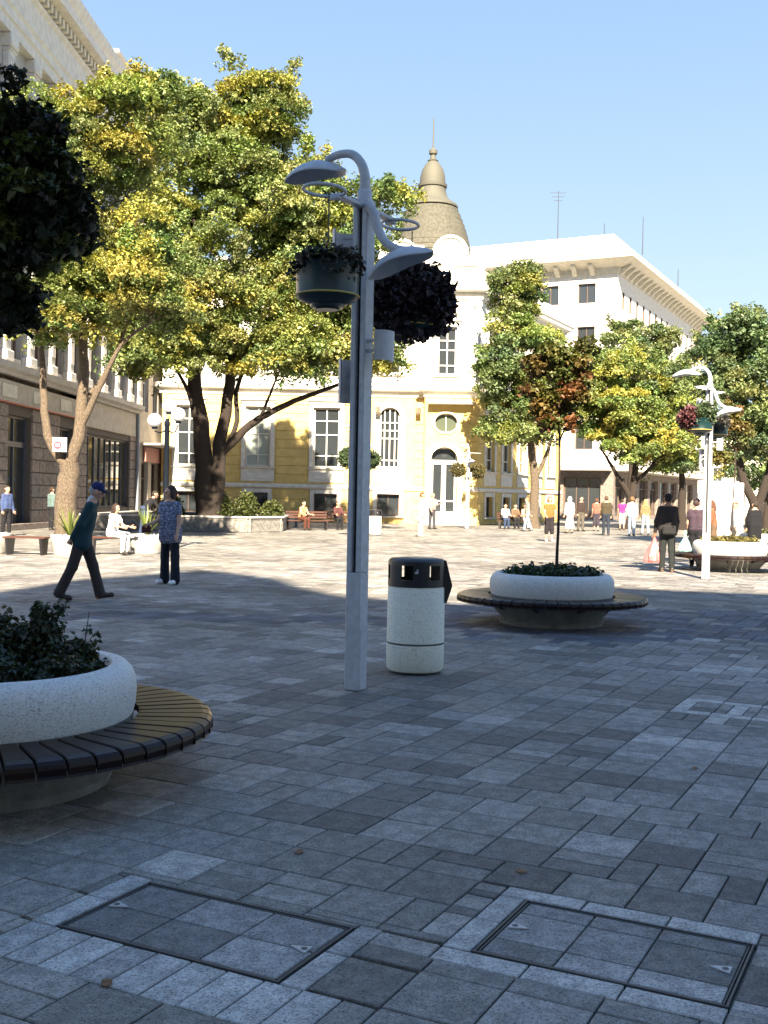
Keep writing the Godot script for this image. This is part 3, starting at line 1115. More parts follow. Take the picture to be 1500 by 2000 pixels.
func planters() -> void:
	round_planter(Vector3(-2.15, 0, -6.0), "large round planter with ring bench at the lower left, cut by the frame")
	round_planter(Vector3(2.19, 0, -14.25), "round planter with ring bench in the shade, to the right of the litter bin")
	round_planter(Vector3(8.25, 0, -26.2), "sunlit round planter with ring bench behind the right-hand lamp", 1.08)
	round_planter(Vector3(12.3, 0, -35.5), "smaller-looking sunlit round planter at the right edge behind the other", 1.0)
	# shrubs in the near planter, each with stems and leaves
	var green := Color(0.035, 0.052, 0.022)
	var olive := Color(0.05, 0.05, 0.022)
	for k in [[Vector3(-2.2, 0.56, -5.7), 0.30, 0.30, "dense dark shrub at the left edge of the near planter"], [Vector3(-1.92, 0.56, -6.0), 0.17, 0.40, "tallest leafy shrub with upright shoots in the near planter"], [Vector3(-1.75, 0.56, -6.12), 0.16, 0.17, "low shrub by the near planter's right rim"], [Vector3(-1.98, 0.56, -5.68), 0.22, 0.15, "low shrub by the near planter's front rim"], [Vector3(-2.3, 0.56, -6.25), 0.28, 0.30, "dark shrub at the back of the near planter"], [Vector3(-1.72, 0.56, -5.85), 0.15, 0.12, "small low tuft at the right of the near planter"]]:
		shrub(k[0], k[1], k[2], k[3], [green, olive, Color(0.03, 0.045, 0.025)], "shrubs in the near planter")
	ground_cover(Vector3(-2.15, 0.57, -6.0), 0.63, 0.10, "low dark leaves covering the soil of the near planter", Color(0.03, 0.042, 0.02), 1500, 0.6)
	sprig(Vector3(-1.66, 0.57, -6.1), "thin lone sprig standing up from the near planter's right side")
	ground_cover(Vector3(2.19, 0.60, -14.25), 0.58, 0.17, "low dark green plants filling the shaded planter", Color(0.03, 0.055, 0.022), 900)
	ground_cover(Vector3(8.25, 0.69, -26.2), 0.64, 0.14, "low yellowish plants in the sunlit planter behind the lamp", Color(0.14, 0.12, 0.035), 500)
	ground_cover(Vector3(12.3, 0.64, -35.5), 0.60, 0.16, "low plants in the sunlit planter at the right edge", Color(0.08, 0.09, 0.03), 400)


func ground_cover(at: Vector3, r: float, h: float, label: String, k: Color, count: int, big := 1.0) -> void:
	var t := thing("bedding_plants", label, "plants", at)
	var spots := []
	for i in count:
		var a := rng.randf() * TAU
		var q := sqrt(rng.randf()) * r
		var bump := 0.5 + 0.5 * sin(q * 14.0 + a * 5.0)
		spots.append([Transform3D(any_turn(rng.randf_range(0.7, 1.3) * big, 0.9), Vector3(cos(a) * q, rng.randf() * h * (0.5 + 0.5 * bump) * (1.1 - 0.5 * q / r), sin(a) * q)), shade(k, 0.4)])
	var o := scatter(t, "foliage", spots, small_leaf_mesh, M.leaf)
	o.set_meta("kind", "stuff")


func shrub(at: Vector3, r: float, h: float, label: String, tones: Array, group: String, count := 620, big := 0.55) -> void:
	var t := thing("shrub", label, "shrub", at, 0, group)
	var st := MB.new()
	var spots := []
	var stems := 11
	for i in stems:
		var a := rng.randf() * TAU
		var q := sqrt(rng.randf()) * r
		var top := Vector3(cos(a) * q, h * rng.randf_range(0.55, 1.05), sin(a) * q)
		var mid := top * 0.5 + Vector3(rng.randf_range(-0.03, 0.03), 0.02, rng.randf_range(-0.03, 0.03))
		st.tube([Vector3(top.x * 0.2, -0.02, top.z * 0.2), mid, top], [0.006, 0.005, 0.003], 4)
		for k in count / stems:
			var f := pow(rng.randf(), 0.7)
			var p := (top * 0.35).lerp(top, f) + Vector3(rng.randfn(), rng.randfn() * 0.8, rng.randfn()) * r * 0.26 * (1.25 - f)
			p.y = maxf(p.y, 0.02)
			spots.append([Transform3D(any_turn(rng.randf_range(0.75, 1.25) * big, 1.2), p), shade(tones[rng.randi() % tones.size()], 0.35)])
	part(t, "stems", st, M.twig)
	scatter(t, "foliage", spots, small_leaf_mesh, M.leaf)


func sprig(at: Vector3, label: String) -> void:
	var t := thing("sprig", label, "plant", at)
	var st := MB.new()
	st.tube(arc([Vector3(0, -0.02, 0), Vector3(0.01, 0.15, 0), Vector3(0.035, 0.36, 0.0)], 8), taper(0.006, 0.002, 8), 5)
	part(t, "stem", st, M.twig)
	var spots := []
	for i in 16:
		var f := rng.randf()
		spots.append([Transform3D(any_turn(0.6, 1.0), Vector3(0.03 * f + rng.randf_range(-0.05, 0.05), 0.02 + 0.24 * f * f, rng.randf_range(-0.05, 0.05))), shade(Color(0.04, 0.05, 0.02), 0.3)])
	scatter(t, "foliage", spots, small_leaf_mesh, M.leaf)


func yucca(at: Vector3, label: String) -> void:
	var t := thing("yucca", label, "plant", at, rng.randf() * 360.0, "spiky plants in the white tubs")
	for i in 22:
		var a := TAU * i / 22.0 + rng.randf() * 0.3
		var lean := rng.randf_range(0.15, 0.75)
		var l := rng.randf_range(0.6, 0.95)
		var d := Vector3(cos(a) * sin(lean), cos(lean), sin(a) * sin(lean))
		var side := d.cross(Vector3.UP).normalized()
		var mb := MB.new()
		var pr := [[0.0, 0.022], [0.35, 0.03], [0.7, 0.022], [1.0, 0.002]]
		mb.col = shade(Color(0.13, 0.16, 0.04), 0.3)
		for k in 3:
			var p0: Vector3 = d * l * pr[k][0] - Vector3.UP * 0.18 * lean * pr[k][0] * pr[k][0]
			var p1: Vector3 = d * l * pr[k + 1][0] - Vector3.UP * 0.18 * lean * pr[k + 1][0] * pr[k + 1][0]
			mb.quad(p0 - side * pr[k][1], p0 + side * pr[k][1], p1 + side * pr[k + 1][1], p1 - side * pr[k + 1][1], Vector3.UP)
		part(t, "leaf", mb, M.leaf)


func benches() -> void:
	# white concrete tubs joined by slatted benches on the left
	var tubs := [[Vector3(-9.75, 0, -27.4), "white concrete tub at the left edge beside a slatted bench"], [Vector3(-7.75, 0, -27.2), "white concrete tub with a spiky plant behind the walking man"], [Vector3(-6.15, 0, -28.6), "white concrete tub with a spiky plant beside the globe lamp"]]
	for k in tubs:
		var t := thing("concrete_tub", k[1], "planter", k[0], 0, "white concrete tubs between the benches")
		var b := MB.new()
		b.lathe([Vector2(0, 0), Vector2(0.36, 0), Vector2(0.40, 0.05), Vector2(0.46, 0.40), Vector2(0.48, 0.46), Vector2(0.47, 0.50), Vector2(0.42, 0.50), Vector2(0.40, 0.44)], 32)
		part(t, "tub", b, M.white_concrete)
		var so := MB.new()
		so.lathe([Vector2(0.42, 0.45), Vector2(0, 0.47)], 20)
		part(t, "soil", so, M.soil)
	yucca(Vector3(-7.75, 0.45, -27.2), "spiky yellow-green plant just behind the walking man")
	yucca(Vector3(-6.15, 0.45, -28.6), "spiky yellow-green plant left of the woman in the patterned top")
	slat_bench(Vector3(-8.75, 0, -27.0), -4, 1.05, "brown slatted bench at the far left between white tubs")
	slat_bench(Vector3(-6.95, 0, -27.8), 30, 1.0, "brown slatted bench under the seated girl in white")
	slat_bench(Vector3(-3.5, 0, -50.3), 12, 1.9, "far dark bench under the seated person in tan beside the flower bed", true)
	slat_bench(Vector3(-2.0, 0, -52.0), -8, 1.7, "far dark bench under the seated person left of the foreground pole", true)
	slat_bench(Vector3(7.0, 0, -59.0), 10, 1.8, "far bench with people in front of the yellow wing", true)


func slat_bench(at: Vector3, turn: float, w: float, label: String, back := false) -> void:
	var t := thing("bench", label, "bench", at, turn, "slatted benches")
	for k in 5:
		var m := MB.new()
		m.box(Vector3(0, 0.43, -0.2 + k * 0.1), Vector3(w, 0.04, 0.085), 0.006)
		part(t, "slat", m, M.bench_wood)
	if back:
		for k in 3:
			var m := MB.new()
			m.box(Vector3(0, 0.58 + k * 0.12, -0.25 - k * 0.03), Vector3(w, 0.085, 0.03), 0.006)
			part(t, "back_slat", m, M.bench_wood)
	for s in [-1.0, 1.0]:
		var m := MB.new()
		m.prism([Vector2(-0.25, 0.408), Vector2(0.25, 0.408), Vector2(0.14, 0.0), Vector2(-0.14, 0.0)], -0.03, 0.03, Transform3D(Basis(Vector3.UP, PI / 2), Vector3(s * (w * 0.5 - 0.1), 0, 0)))
		if back:
			m.box(Vector3(s * (w * 0.5 - 0.1), 0.62, -0.285), Vector3(0.05, 0.45, 0.03), 0.003)
		part(t, "leg", m, M.bin_black)


# ---------------------------------------------------------------- buildings

func window(parent: Node3D, t: Transform3D, x0: float, x1: float, y0: float, y1: float, cols: Array, rows: Array, fm: Material, gm: Material, depth := 0.2, bar := 0.055, called := "window") -> MeshInstance3D:
	var mb := MB.new()
	var w := x1 - x0
	var h := y1 - y0
	for k in [[x0 + bar, 1], [x1 - bar, 1]]:
		mb.box(Vector3(k[0], (y0 + y1) * 0.5, -depth), Vector3(bar * 2, h, 0.09), 0.01)
	for k in [y0 + bar, y1 - bar]:
		mb.box(Vector3((x0 + x1) * 0.5, k, -depth), Vector3(w - bar * 4.0, bar * 2, 0.09), 0.01)
	for c in range(1, cols.size() - 1):
		mb.box(Vector3(x0 + w * cols[c], (y0 + y1) * 0.5, -depth + 0.004), Vector3(bar * 1.3, h - bar * 4.0, 0.07), 0.008)
	for r in range(1, rows.size() - 1):
		mb.box(Vector3((x0 + x1) * 0.5, y0 + h * rows[r], -depth + 0.008), Vector3(w - bar * 4.0, bar * 1.3, 0.066), 0.008)
	var o := part(parent, called, mb, fm, t)
	for c in cols.size() - 1:
		for r in rows.size() - 1:
			var p := part(o, "pane", unit_box, gm)
			p.transform = Transform3D(Basis().scaled(Vector3(w * (cols[c + 1] - cols[c]), h * (rows[r + 1] - rows[r]), 0.012)), Vector3(x0 + w * (cols[c] + cols[c + 1]) * 0.5, y0 + h * (rows[r] + rows[r + 1]) * 0.5, -depth - 0.03))
			p.rotation = Vector3(rng.randf_range(-0.006, 0.006), rng.randf_range(-0.006, 0.006), 0)
	return o


func surround(parent: Node3D, t: Transform3D, x0: float, x1: float, y0: float, y1: float, m: Material, hood := true, apron := 0.0, wide := 0.24) -> void:
	var mb := MB.new()
	for s in [[x0 - wide * 0.5, 1], [x1 + wide * 0.5, 1]]:
		mb.box(Vector3(s[0], (y0 + y1) * 0.5, 0.03), Vector3(wide, y1 - y0, 0.10), 0.015)
	mb.box(Vector3((x0 + x1) * 0.5, y1 + wide * 0.5, 0.032), Vector3(x1 - x0 + wide * 2, wide, 0.105), 0.015)
	if hood:
		mb.mould([Vector2(0, y1 + wide), Vector2(0.12, y1 + wide), Vector2(0.15, y1 + wide + 0.08), Vector2(0.26, y1 + wide + 0.14), Vector2(0.28, y1 + wide + 0.22), Vector2(0, y1 + wide + 0.27)], x0 - wide - 0.1, x1 + wide + 0.1)
	part(parent, "window_surround", mb, m, t)
	var sl := MB.new()
	sl.mould([Vector2(-0.2, y0 - 0.12), Vector2(0.14, y0 - 0.12), Vector2(0.20, y0 - 0.06), Vector2(0.20, y0 - 0.01), Vector2(-0.2, y0 - 0.003)], x0 - wide - 0.05, x1 + wide + 0.05)
	part(parent, "sill", sl, m, t)
	if apron > 0.0:
		var ap := MB.new()
		ap.box(Vector3((x0 + x1) * 0.5, y0 - 0.12 - apron * 0.5, 0.025), Vector3(x1 - x0 + wide * 2, apron, 0.09), 0.012)
		ap.box(Vector3((x0 + x1) * 0.5, y0 - 0.12 - apron * 0.5, 0.06), Vector3(x1 - x0 - 0.1, apron * 0.6, 0.05), 0.02)
		part(parent, "apron", ap, m, t)


const CORNICE := [Vector2(0, 0), Vector2(0.06, 0), Vector2(0.08, 0.12), Vector2(0.16, 0.2), Vector2(0.2, 0.3), Vector2(0.42, 0.36), Vector2(0.46, 0.5), Vector2(0.52, 0.6), Vector2(0, 0.66)]


func raised(prof: Array, y: float, s := 1.0) -> Array:
	var out := []
	for p in prof:
		out.append(Vector2(p.x * s, p.y * s + y))
	return out


func courses(parent: Node3D, t: Transform3D, x0: float, x1: float, y0: float, y1: float, m: Material, step := 0.53) -> void:
	var n := roundi((y1 - y0) / step)
	var h := (y1 - y0) / n
	for i in n:
		var mb := MB.new()
		mb.box(Vector3((x0 + x1) * 0.5, y0 + h * (i + 0.5), 0.012), Vector3(x1 - x0, h - 0.035, 0.05), 0.014)
		part(parent, "course", mb, m, t)


func yellow_building() -> void:
	var b := thing("corner_building", "yellow and white corner building with a slate dome and arched entrance", "building")
	var Y: Material = M.yellow_plaster
	var W: Material = M.white_stucco
	var C: Material = M.cream_plaster
	var T := Transform3D(Basis(), Vector3(-13.4, 0, -66))
	var wid := 15.8
	var win := [[0.86, 2.36], [5.01, 6.51], [9.07, 10.67]]
	var low_holes := []
	var up_holes := []
	for k in win:
		low_holes.append([k[0], k[1], 3.25, 6.85, 0])
		low_holes.append([k[0] + 0.1, k[1] - 0.1, 0.45, 1.7, 0])
		up_holes.append([k[0] + 0.12, k[1] - 0.12, 8.95, 11.8, 0])
	low_holes.append([13.03, 14.27, 3.3, 6.95, 1])
	low_holes.append([12.95, 14.3, 0.45, 1.75, 0])
	up_holes.append([13.1, 14.25, 8.95, 11.8, 0])
	var mb := MB.new()
	mb.wall(wid, 7.6, 0.35, low_holes)
	part(b, "wall", mb, Y, T)
	mb = MB.new()
	mb.wall(wid, 13.4, 0.35, up_holes, 8.2)
	part(b, "upper_wall", mb, W, T)
	for h in low_holes:
		if h[4] == 1:
			var xm: float = (h[0] + h[1]) * 0.5
			window(b, T, h[0], h[1], h[2], h[3], [0.0, 0.25, 0.5, 0.75, 1.0], [0.0, 0.13, 0.49, 0.62, 0.75, 1.0], M.white_trim, M.glass_dark)
			var sr := MB.new()
			for s in [-1.0, 1.0]:
				sr.box(Vector3(xm + s * 0.78, (h[2] + 6.3) * 0.5, 0.03), Vector3(0.32, 6.3 - h[2], 0.1), 0.015)
			sr.lathe([Vector2(0.62, -0.05), Vector2(0.94, -0.05), Vector2(0.94, 0.08), Vector2(0.62, 0.08)], 20, Transform3D(Basis(Vector3.RIGHT, PI / 2), Vector3(xm, 6.33, 0)), PI, TAU)
			part(b, "window_surround", sr, W, T)
			var ap := MB.new()
			ap.box(Vector3(xm, 2.78, 0.03), Vector3(1.9, 0.9, 0.1), 0.015)
			part(b, "apron", ap, W, T)
		elif h[2] > 2.0:
			var pale: bool = h[0] > 5.0 and h[0] < 6.0
			window(b, T, h[0], h[1], h[2], h[3], [0.0, 0.5, 1.0], [0.0, 0.2, 0.55, 0.78, 1.0], M.white_trim, M.glass_pale if pale else M.glass_dark)
			surround(b, T, h[0], h[1], h[2], h[3], W, true, 0.75)
		else:
			window(b, T, h[0], h[1], h[2], h[3], [0.0, 0.5, 1.0], [0.0, 1.0], M.brown_frame, M.glass_dark, 0.25, 0.03, "basement_window")
			surround(b, T, h[0], h[1], h[2], h[3], W, false)
	for h in up_holes:
		window(b, T, h[0], h[1], h[2], h[3], [0.0, 0.5, 1.0], [0.0, 0.18, 0.62, 1.0], M.white_trim, M.glass_dark)
		surround(b, T, h[0], h[1], h[2], h[3], W, true, 0.0)
	for seg in [[0.0, 0.5], [2.72, 4.65], [6.87, 8.71], [11.03, 12.07], [15.2, 15.8]]:
		courses(b, T, seg[0], seg[1], 2.3, 7.5, Y)
		courses(b, T, seg[0], seg[1], 0.12, 1.95, Y)
	mb = MB.new()
	mb.mould([Vector2(0, 1.98), Vector2(0.08, 1.98), Vector2(0.14, 2.06), Vector2(0.14, 2.2), Vector2(0, 2.26)], 0, wid)
	part(b, "plinth_band", mb, W, T)
	mb = MB.new()
	mb.mould(raised(CORNICE, 7.56), -0.1, wid, 1.0, 0.0)
	part(b, "cornice", mb, W, T)
	mb = MB.new()
	mb.mould(raised(CORNICE, 13.4, 1.25), -0.1, wid, 1.0, 0.0)
	part(b, "upper_cornice", mb, W, T)
	mb = MB.new()
	mb.box(Vector3(wid * 0.5, 14.9, -0.3), Vector3(wid, 1.3, 0.4), 0.03)
	for k in 6:
		mb.box(Vector3(0.4 + k * 3.0, 15.0, -0.28), Vector3(0.7, 1.6, 0.5), 0.03)
	part(b, "parapet", mb, W, T)
	# sides, back and roof so that the house is closed
	mb = MB.new()
	mb.quad(Vector3(0, 0, 0), Vector3(0, 14.2, 0), Vector3(0, 14.2, -14), Vector3(0, 0, -14), Vector3.LEFT)
	mb.quad(Vector3(0, 0, -14), Vector3(26, 0, -14), Vector3(26, 14.2, -14), Vector3(0, 14.2, -14), Vector3.FORWARD)
	part(b, "back_wall", mb, C, T)
	mb = MB.new()
	mb.quad(Vector3(0, 14.2, 0), Vector3(18.4, 14.2, 0), Vector3(25.5, 14.2, -14), Vector3(0, 14.2, -14), Vector3.UP)
	part(b, "roof", mb, M.lead, T)
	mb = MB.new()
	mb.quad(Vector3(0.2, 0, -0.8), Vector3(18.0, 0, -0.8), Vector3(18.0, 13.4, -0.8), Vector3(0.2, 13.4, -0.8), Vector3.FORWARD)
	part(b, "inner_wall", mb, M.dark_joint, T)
	# entrance tower
	var U := Transform3D(Basis(), Vector3(2.3, 0, -65.5))
	var tw := 3.25
	mb = MB.new()
	mb.wall(tw, 7.6, 0.5, [[0.42, 2.02, 0.6, 4.62, 1], [0.62, 1.96, 5.5, 6.6, 2]])
	for x in [0.0, tw]:
		mb.quad(Vector3(x, 0, 0), Vector3(x, 7.6, 0), Vector3(x, 7.6, -2), Vector3(x, 0, -2), Vector3(-1 if x == 0.0 else 1, 0, 0))
	part(b, "tower_wall", mb, Y, U)
	mb = MB.new()
	mb.wall(tw, 13.4, 0.4, [[0.70, 1.85, 8.9, 11.75, 0]], 8.2)
	for x in [0.0, tw]:
		mb.quad(Vector3(x, 8.2, 0), Vector3(x, 13.4, 0), Vector3(x, 13.4, -2), Vector3(x, 8.2, -2), Vector3(-1 if x == 0.0 else 1, 0, 0))
	part(b, "tower_upper_wall", mb, W, U)
	window(b, U, 0.70, 1.85, 8.9, 11.75, [0.0, 0.5, 1.0], [0.0, 0.2, 0.52, 0.72, 1.0], M.white_trim, M.glass_dark)
	surround(b, U, 0.70, 1.85, 8.9, 11.75, W, true, 0.0, 0.2)
	window(b, U, 0.62, 1.96, 5.5, 6.6, [0.0, 0.5, 1.0], [0.0, 1.0], M.white_trim, M.glass_green, 0.25, 0.03)
	mb = MB.new()
	var ring := []
	for i in 33:
		var a := TAU * i / 32.0
		ring.append(Vector3(1.29 + cos(a) * 0.74, 6.05 + sin(a) * 0.62, 0.01))
	mb.tube(ring, filled(0.075, 33), 6, false)
	part(b, "oval_surround", mb, W, U)
	# door with fanlight
	var door := MB.new()
	var fan := window(b, U, 0.42, 2.02, 3.75, 4.62, [0.0, 1.0], [0.0, 1.0], M.white_trim, M.glass_dark, 0.42, 0.05, "fanlight")
	fan.set_meta("label", "half-round fanlight above the door")
	for k in 2:
		var x0 := 0.45 + k * 0.77
		window(b, U, x0, x0 + 0.77, 0.63, 3.72, [0.0, 1.0], [0.0, 0.25, 1.0], M.white_trim, M.glass_dark, 0.4, 0.07, "door_leaf")
	door.box(Vector3(1.22, 3.735, -0.36), Vector3(1.6, 0.12, 0.16), 0.02)
	part(b, "door_transom", door, M.white_trim, U)
	mb = MB.new()
	for s in [-1.0, 1.0]:
		mb.box(Vector3(1.22 + s * 0.95, 2.2, 0.03), Vector3(0.3, 3.2, 0.1), 0.015)
	mb.lathe([Vector2(0.80, -0.05), Vector2(1.1, -0.05), Vector2(1.1, 0.08), Vector2(0.80, 0.08)], 24, Transform3D(Basis(Vector3.RIGHT, PI / 2), Vector3(1.22, 3.82, 0)), PI, TAU)
	part(b, "door_surround", mb, W, U)
	for k in 3:
		mb = MB.new()
		mb.box(Vector3(1.22, 0.1 + k * 0.2, 0.55 - k * 0.3), Vector3(3.0 - k * 0.3, 0.2, 1.5 - k * 0.6), 0.012)
		part(b, "step", mb, M.grey_stone, U)
	mb = MB.new()
	mb.mould([Vector2(0, 1.98), Vector2(0.08, 1.98), Vector2(0.14, 2.06), Vector2(0.14, 2.2), Vector2(0, 2.26)], 2.35, tw)
	part(b, "plinth_band", mb, W, U)
	mb = MB.new()
	mb.mould(raised(CORNICE, 7.56, 1.05), 0, tw, 1.0, 1.0)
	part(b, "tower_cornice", mb, W, U)
	mb = MB.new()
	mb.box(Vector3(1.55, 7.2, 0.35), Vector3(2.7, 0.14, 0.7), 0.03)
	part(b, "balcony", mb, C, U)
	for x in [0.35, 2.75]:
		mb = MB.new()
		mb.prism([Vector2(0, 7.13), Vector2(0.6, 7.13), Vector2(0.5, 6.9), Vector2(0.15, 6.6), Vector2(0, 6.5)], x - 0.14, x + 0.14, Transform3D(Basis(Vector3.UP, -PI / 2), Vector3(0, 0, 0)))
		part(b, "balcony_bracket", mb, C, U)
	courses(b, U, 0.03, 0.1, 0.3, 7.4, Y)
	courses(b, U, 2.5, tw - 0.03, 2.3, 7.1, Y)
	mb = MB.new()
	for x in [0.2, tw - 0.2]:
		mb.box(Vector3(x, 10.7, 0.05), Vector3(0.38, 5.0, 0.2), 0.03)
		mb.box(Vector3(x, 13.1, 0.09), Vector3(0.5, 0.3, 0.28), 0.04)
	part(b, "pilasters", mb, W, U)
	mb = MB.new()
	var gp := []
	for i in 13:
		var a := PI * i / 12.0
		gp.append(Vector3(1.28 + cos(a) * 0.8, 12.35 + sin(a) * 0.5 - 0.12 * sin(a * 2.0) * sin(a * 2.0), 0.06))
	mb.tube(gp, filled(0.08, 13), 6)
	part(b, "window_pediment", mb, W, U)
	mb = MB.new()
	mb.mould(raised(CORNICE, 13.4, 1.3), 0, tw, 1.0, 1.0)
	part(b, "tower_upper_cornice", mb, W, U)
	# attic with curved gables, dome and spire
	mb = MB.new()
	mb.box(Vector3(1.62, 15.0, -1.9), Vector3(3.5, 1.6, 3.6), 0.05)
	mb.box(Vector3(-1.55, 15.6, -1.9), Vector3(2.7, 2.1, 3.0), 0.05)
	for g in [[1.35, 16.05, 1.10, 0.0], [-1.5, 16.0, 0.95, -0.35]]:
		var poly := []
		for i in 17:
			var a := PI * i / 16.0
			poly.append(Vector2(g[0] + cos(a) * g[2], g[1] + sin(a) * g[2] * 1.05))
		poly.append(Vector2(g[0] - g[2] - 0.55, 15.4))
		poly.append(Vector2(g[0] + g[2] + 0.55, 15.4))
		mb.prism(poly, g[3] - 0.45, g[3])
		var edge := []
		for i in 17:
			var a := PI * i / 16.0
			edge.append(Vector3(g[0] + cos(a) * (g[2] - 0.1), g[1] + sin(a) * (g[2] - 0.1) * 1.05, g[3] + 0.02))
		mb.tube(edge, filled(0.11, 17), 6)
	part(b, "attic", mb, W, U)
	for x in [0.05, tw - 0.05]:
		mb = MB.new()
		mb.lathe([Vector2(0.3, 14.25), Vector2(0.3, 14.6), Vector2(0.18, 14.7), Vector2(0.12, 14.9), Vector2(0.32, 15.3), Vector2(0.36, 15.6), Vector2(0.25, 15.8), Vector2(0.1, 15.95), Vector2(0, 16.2)], 16, Transform3D(Basis(), Vector3(x, 0, -0.1)))
		part(b, "urn", mb, M.grey_stone, U)
	var D := Transform3D(Basis(Vector3.UP, 0.2), Vector3(2.62, 0, -68.7))
	mb = MB.new()
	mb.lathe([Vector2(2.45, 15.2), Vector2(2.45, 16.4), Vector2(2.42, 16.9), Vector2(2.32, 17.5), Vector2(2.12, 18.2), Vector2(1.86, 18.85), Vector2(1.58, 19.4), Vector2(1.50, 19.55)], 20, D)
	part(b, "dome", mb, M.dome_slate)
	var ro := 0
	while ro < 9:
		var f := ro / 9.0
		var yy := 16.6 + f * 2.9
		var rr := 2.44 - 0.95 * pow(f, 1.55)
		mb = MB.new()
		mb.lathe([Vector2(rr + 0.01, yy), Vector2(rr + 0.035, yy), Vector2(rr - 0.02, yy + 0.30)], 20, D)
		part(b, "slate_course", mb, M.dome_slate)
		ro += 1
	mb = MB.new()
	mb.lathe([Vector2(1.46, 19.52), Vector2(1.62, 19.58), Vector2(1.60, 19.72), Vector2(1.25, 19.95), Vector2(0.98, 20.2), Vector2(0.86, 20.5), Vector2(0.82, 20.8), Vector2(0.90, 20.85), Vector2(0.92, 21.02), Vector2(0.80, 21.08), Vector2(0.78, 21.5), Vector2(0.68, 21.9), Vector2(0.45, 22.3), Vector2(0.30, 22.45), Vector2(0.34, 22.52), Vector2(0.2, 22.6), Vector2(0.16, 22.85), Vector2(0.26, 22.95), Vector2(0.26, 23.15), Vector2(0.12, 23.3), Vector2(0.05, 23.35), Vector2(0.03, 25.2), Vector2(0, 25.2)], 20, D)
	var lan := part(b, "lantern", mb, M.lead)
	lan.set_meta("label", "lead lantern and spire on the dome")
	# the wing along the street to the right
	var G := Transform3D(Basis(axis_v(), Vector3.UP, axis_u()), Vector3(5.55, 0, -66.0))
	var wl := 16.0
	var wh := []
	var uh := []
	for k in 5:
		var x := 1.2 + k * 2.9
		wh.append([x, x + 1.5, 3.25, 6.85, 0])
		wh.append([x + 0.15, x + 1.35, 0.45, 1.7, 0])
		uh.append([x + 0.1, x + 1.4, 8.95, 11.8, 0])
	mb = MB.new()
	mb.wall(wl, 7.6, 0.35, wh)
	part(b, "wing_wall", mb, Y, G)
	mb = MB.new()
	mb.wall(wl, 13.4, 0.35, uh, 8.2)
	part(b, "wing_upper_wall", mb, W, G)
	for h in wh:
		if h[2] > 2.0:
			window(b, G, h[0], h[1], h[2], h[3], [0.0, 0.5, 1.0], [0.0, 0.2, 0.55, 0.78, 1.0], M.white_trim, M.glass_dark)
			surround(b, G, h[0], h[1], h[2], h[3], W, true, 0.75)
		else:
			window(b, G, h[0], h[1], h[2], h[3], [0.0, 1.0], [0.0, 1.0], M.brown_frame, M.glass_dark, 0.25, 0.03, "basement_window")
			surround(b, G, h[0], h[1], h[2], h[3], W, false)
	for h in uh:
		window(b, G, h[0], h[1], h[2], h[3], [0.0, 0.5, 1.0], [0.0, 0.62, 1.0], M.white_trim, M.glass_dark)
		surround(b, G, h[0], h[1], h[2], h[3], W, true, 0.0)
	for k in 6:
		var x := 0.05 if k == 0 else 3.07 + (k - 1) * 2.9
		var e := 0.85 if k == 0 else x + 0.66
		courses(b, G, x, e, 2.3, 7.5, Y)
		courses(b, G, x, e, 0.12, 1.95, Y)
	mb = MB.new()
	mb.mould([Vector2(0, 1.98), Vector2(0.08, 1.98), Vector2(0.14, 2.06), Vector2(0.14, 2.2), Vector2(0, 2.26)], 0, wl)
	part(b, "plinth_band", mb, W, G)
	mb = MB.new()
	mb.mould(raised(CORNICE, 7.56), 0, wl, 0.3, 1.0)
	part(b, "wing_cornice", mb, W, G)
	mb = MB.new()
	mb.mould(raised(CORNICE, 13.4, 1.25), 0, wl, 0.3, 1.0)
	part(b, "wing_upper_cornice", mb, W, G)
	mb = MB.new()
	mb.quad(Vector3(wl, 0, 0), Vector3(wl, 14.2, 0), Vector3(wl, 14.2, -12), Vector3(wl, 0, -12), Vector3.RIGHT)
	mb.quad(Vector3(0.3, 0, -0.8), Vector3(wl, 0, -0.8), Vector3(wl, 13.4, -0.8), Vector3(0.3, 13.4, -0.8), Vector3.FORWARD)
	part(b, "end_wall", mb, C, G)
	mb = MB.new()
	mb.box(Vector3(wl * 0.5, 14.8, -0.35), Vector3(wl - 0.6, 1.2, 0.4), 0.03)
	part(b, "wing_parapet", mb, W, G)
	# small sign boards and pipes on the wall
	mb = MB.new()
	mb.tube([Vector3(0.2, 0.2, 0.12), Vector3(0.2, 13.3, 0.12)], [0.06, 0.06], 8)
	part(b, "downpipe", mb, M.pipe, T)


func filled(x: float, n: int) -> Array:
	var a := []
	a.resize(n)
	a.fill(x)
	return a


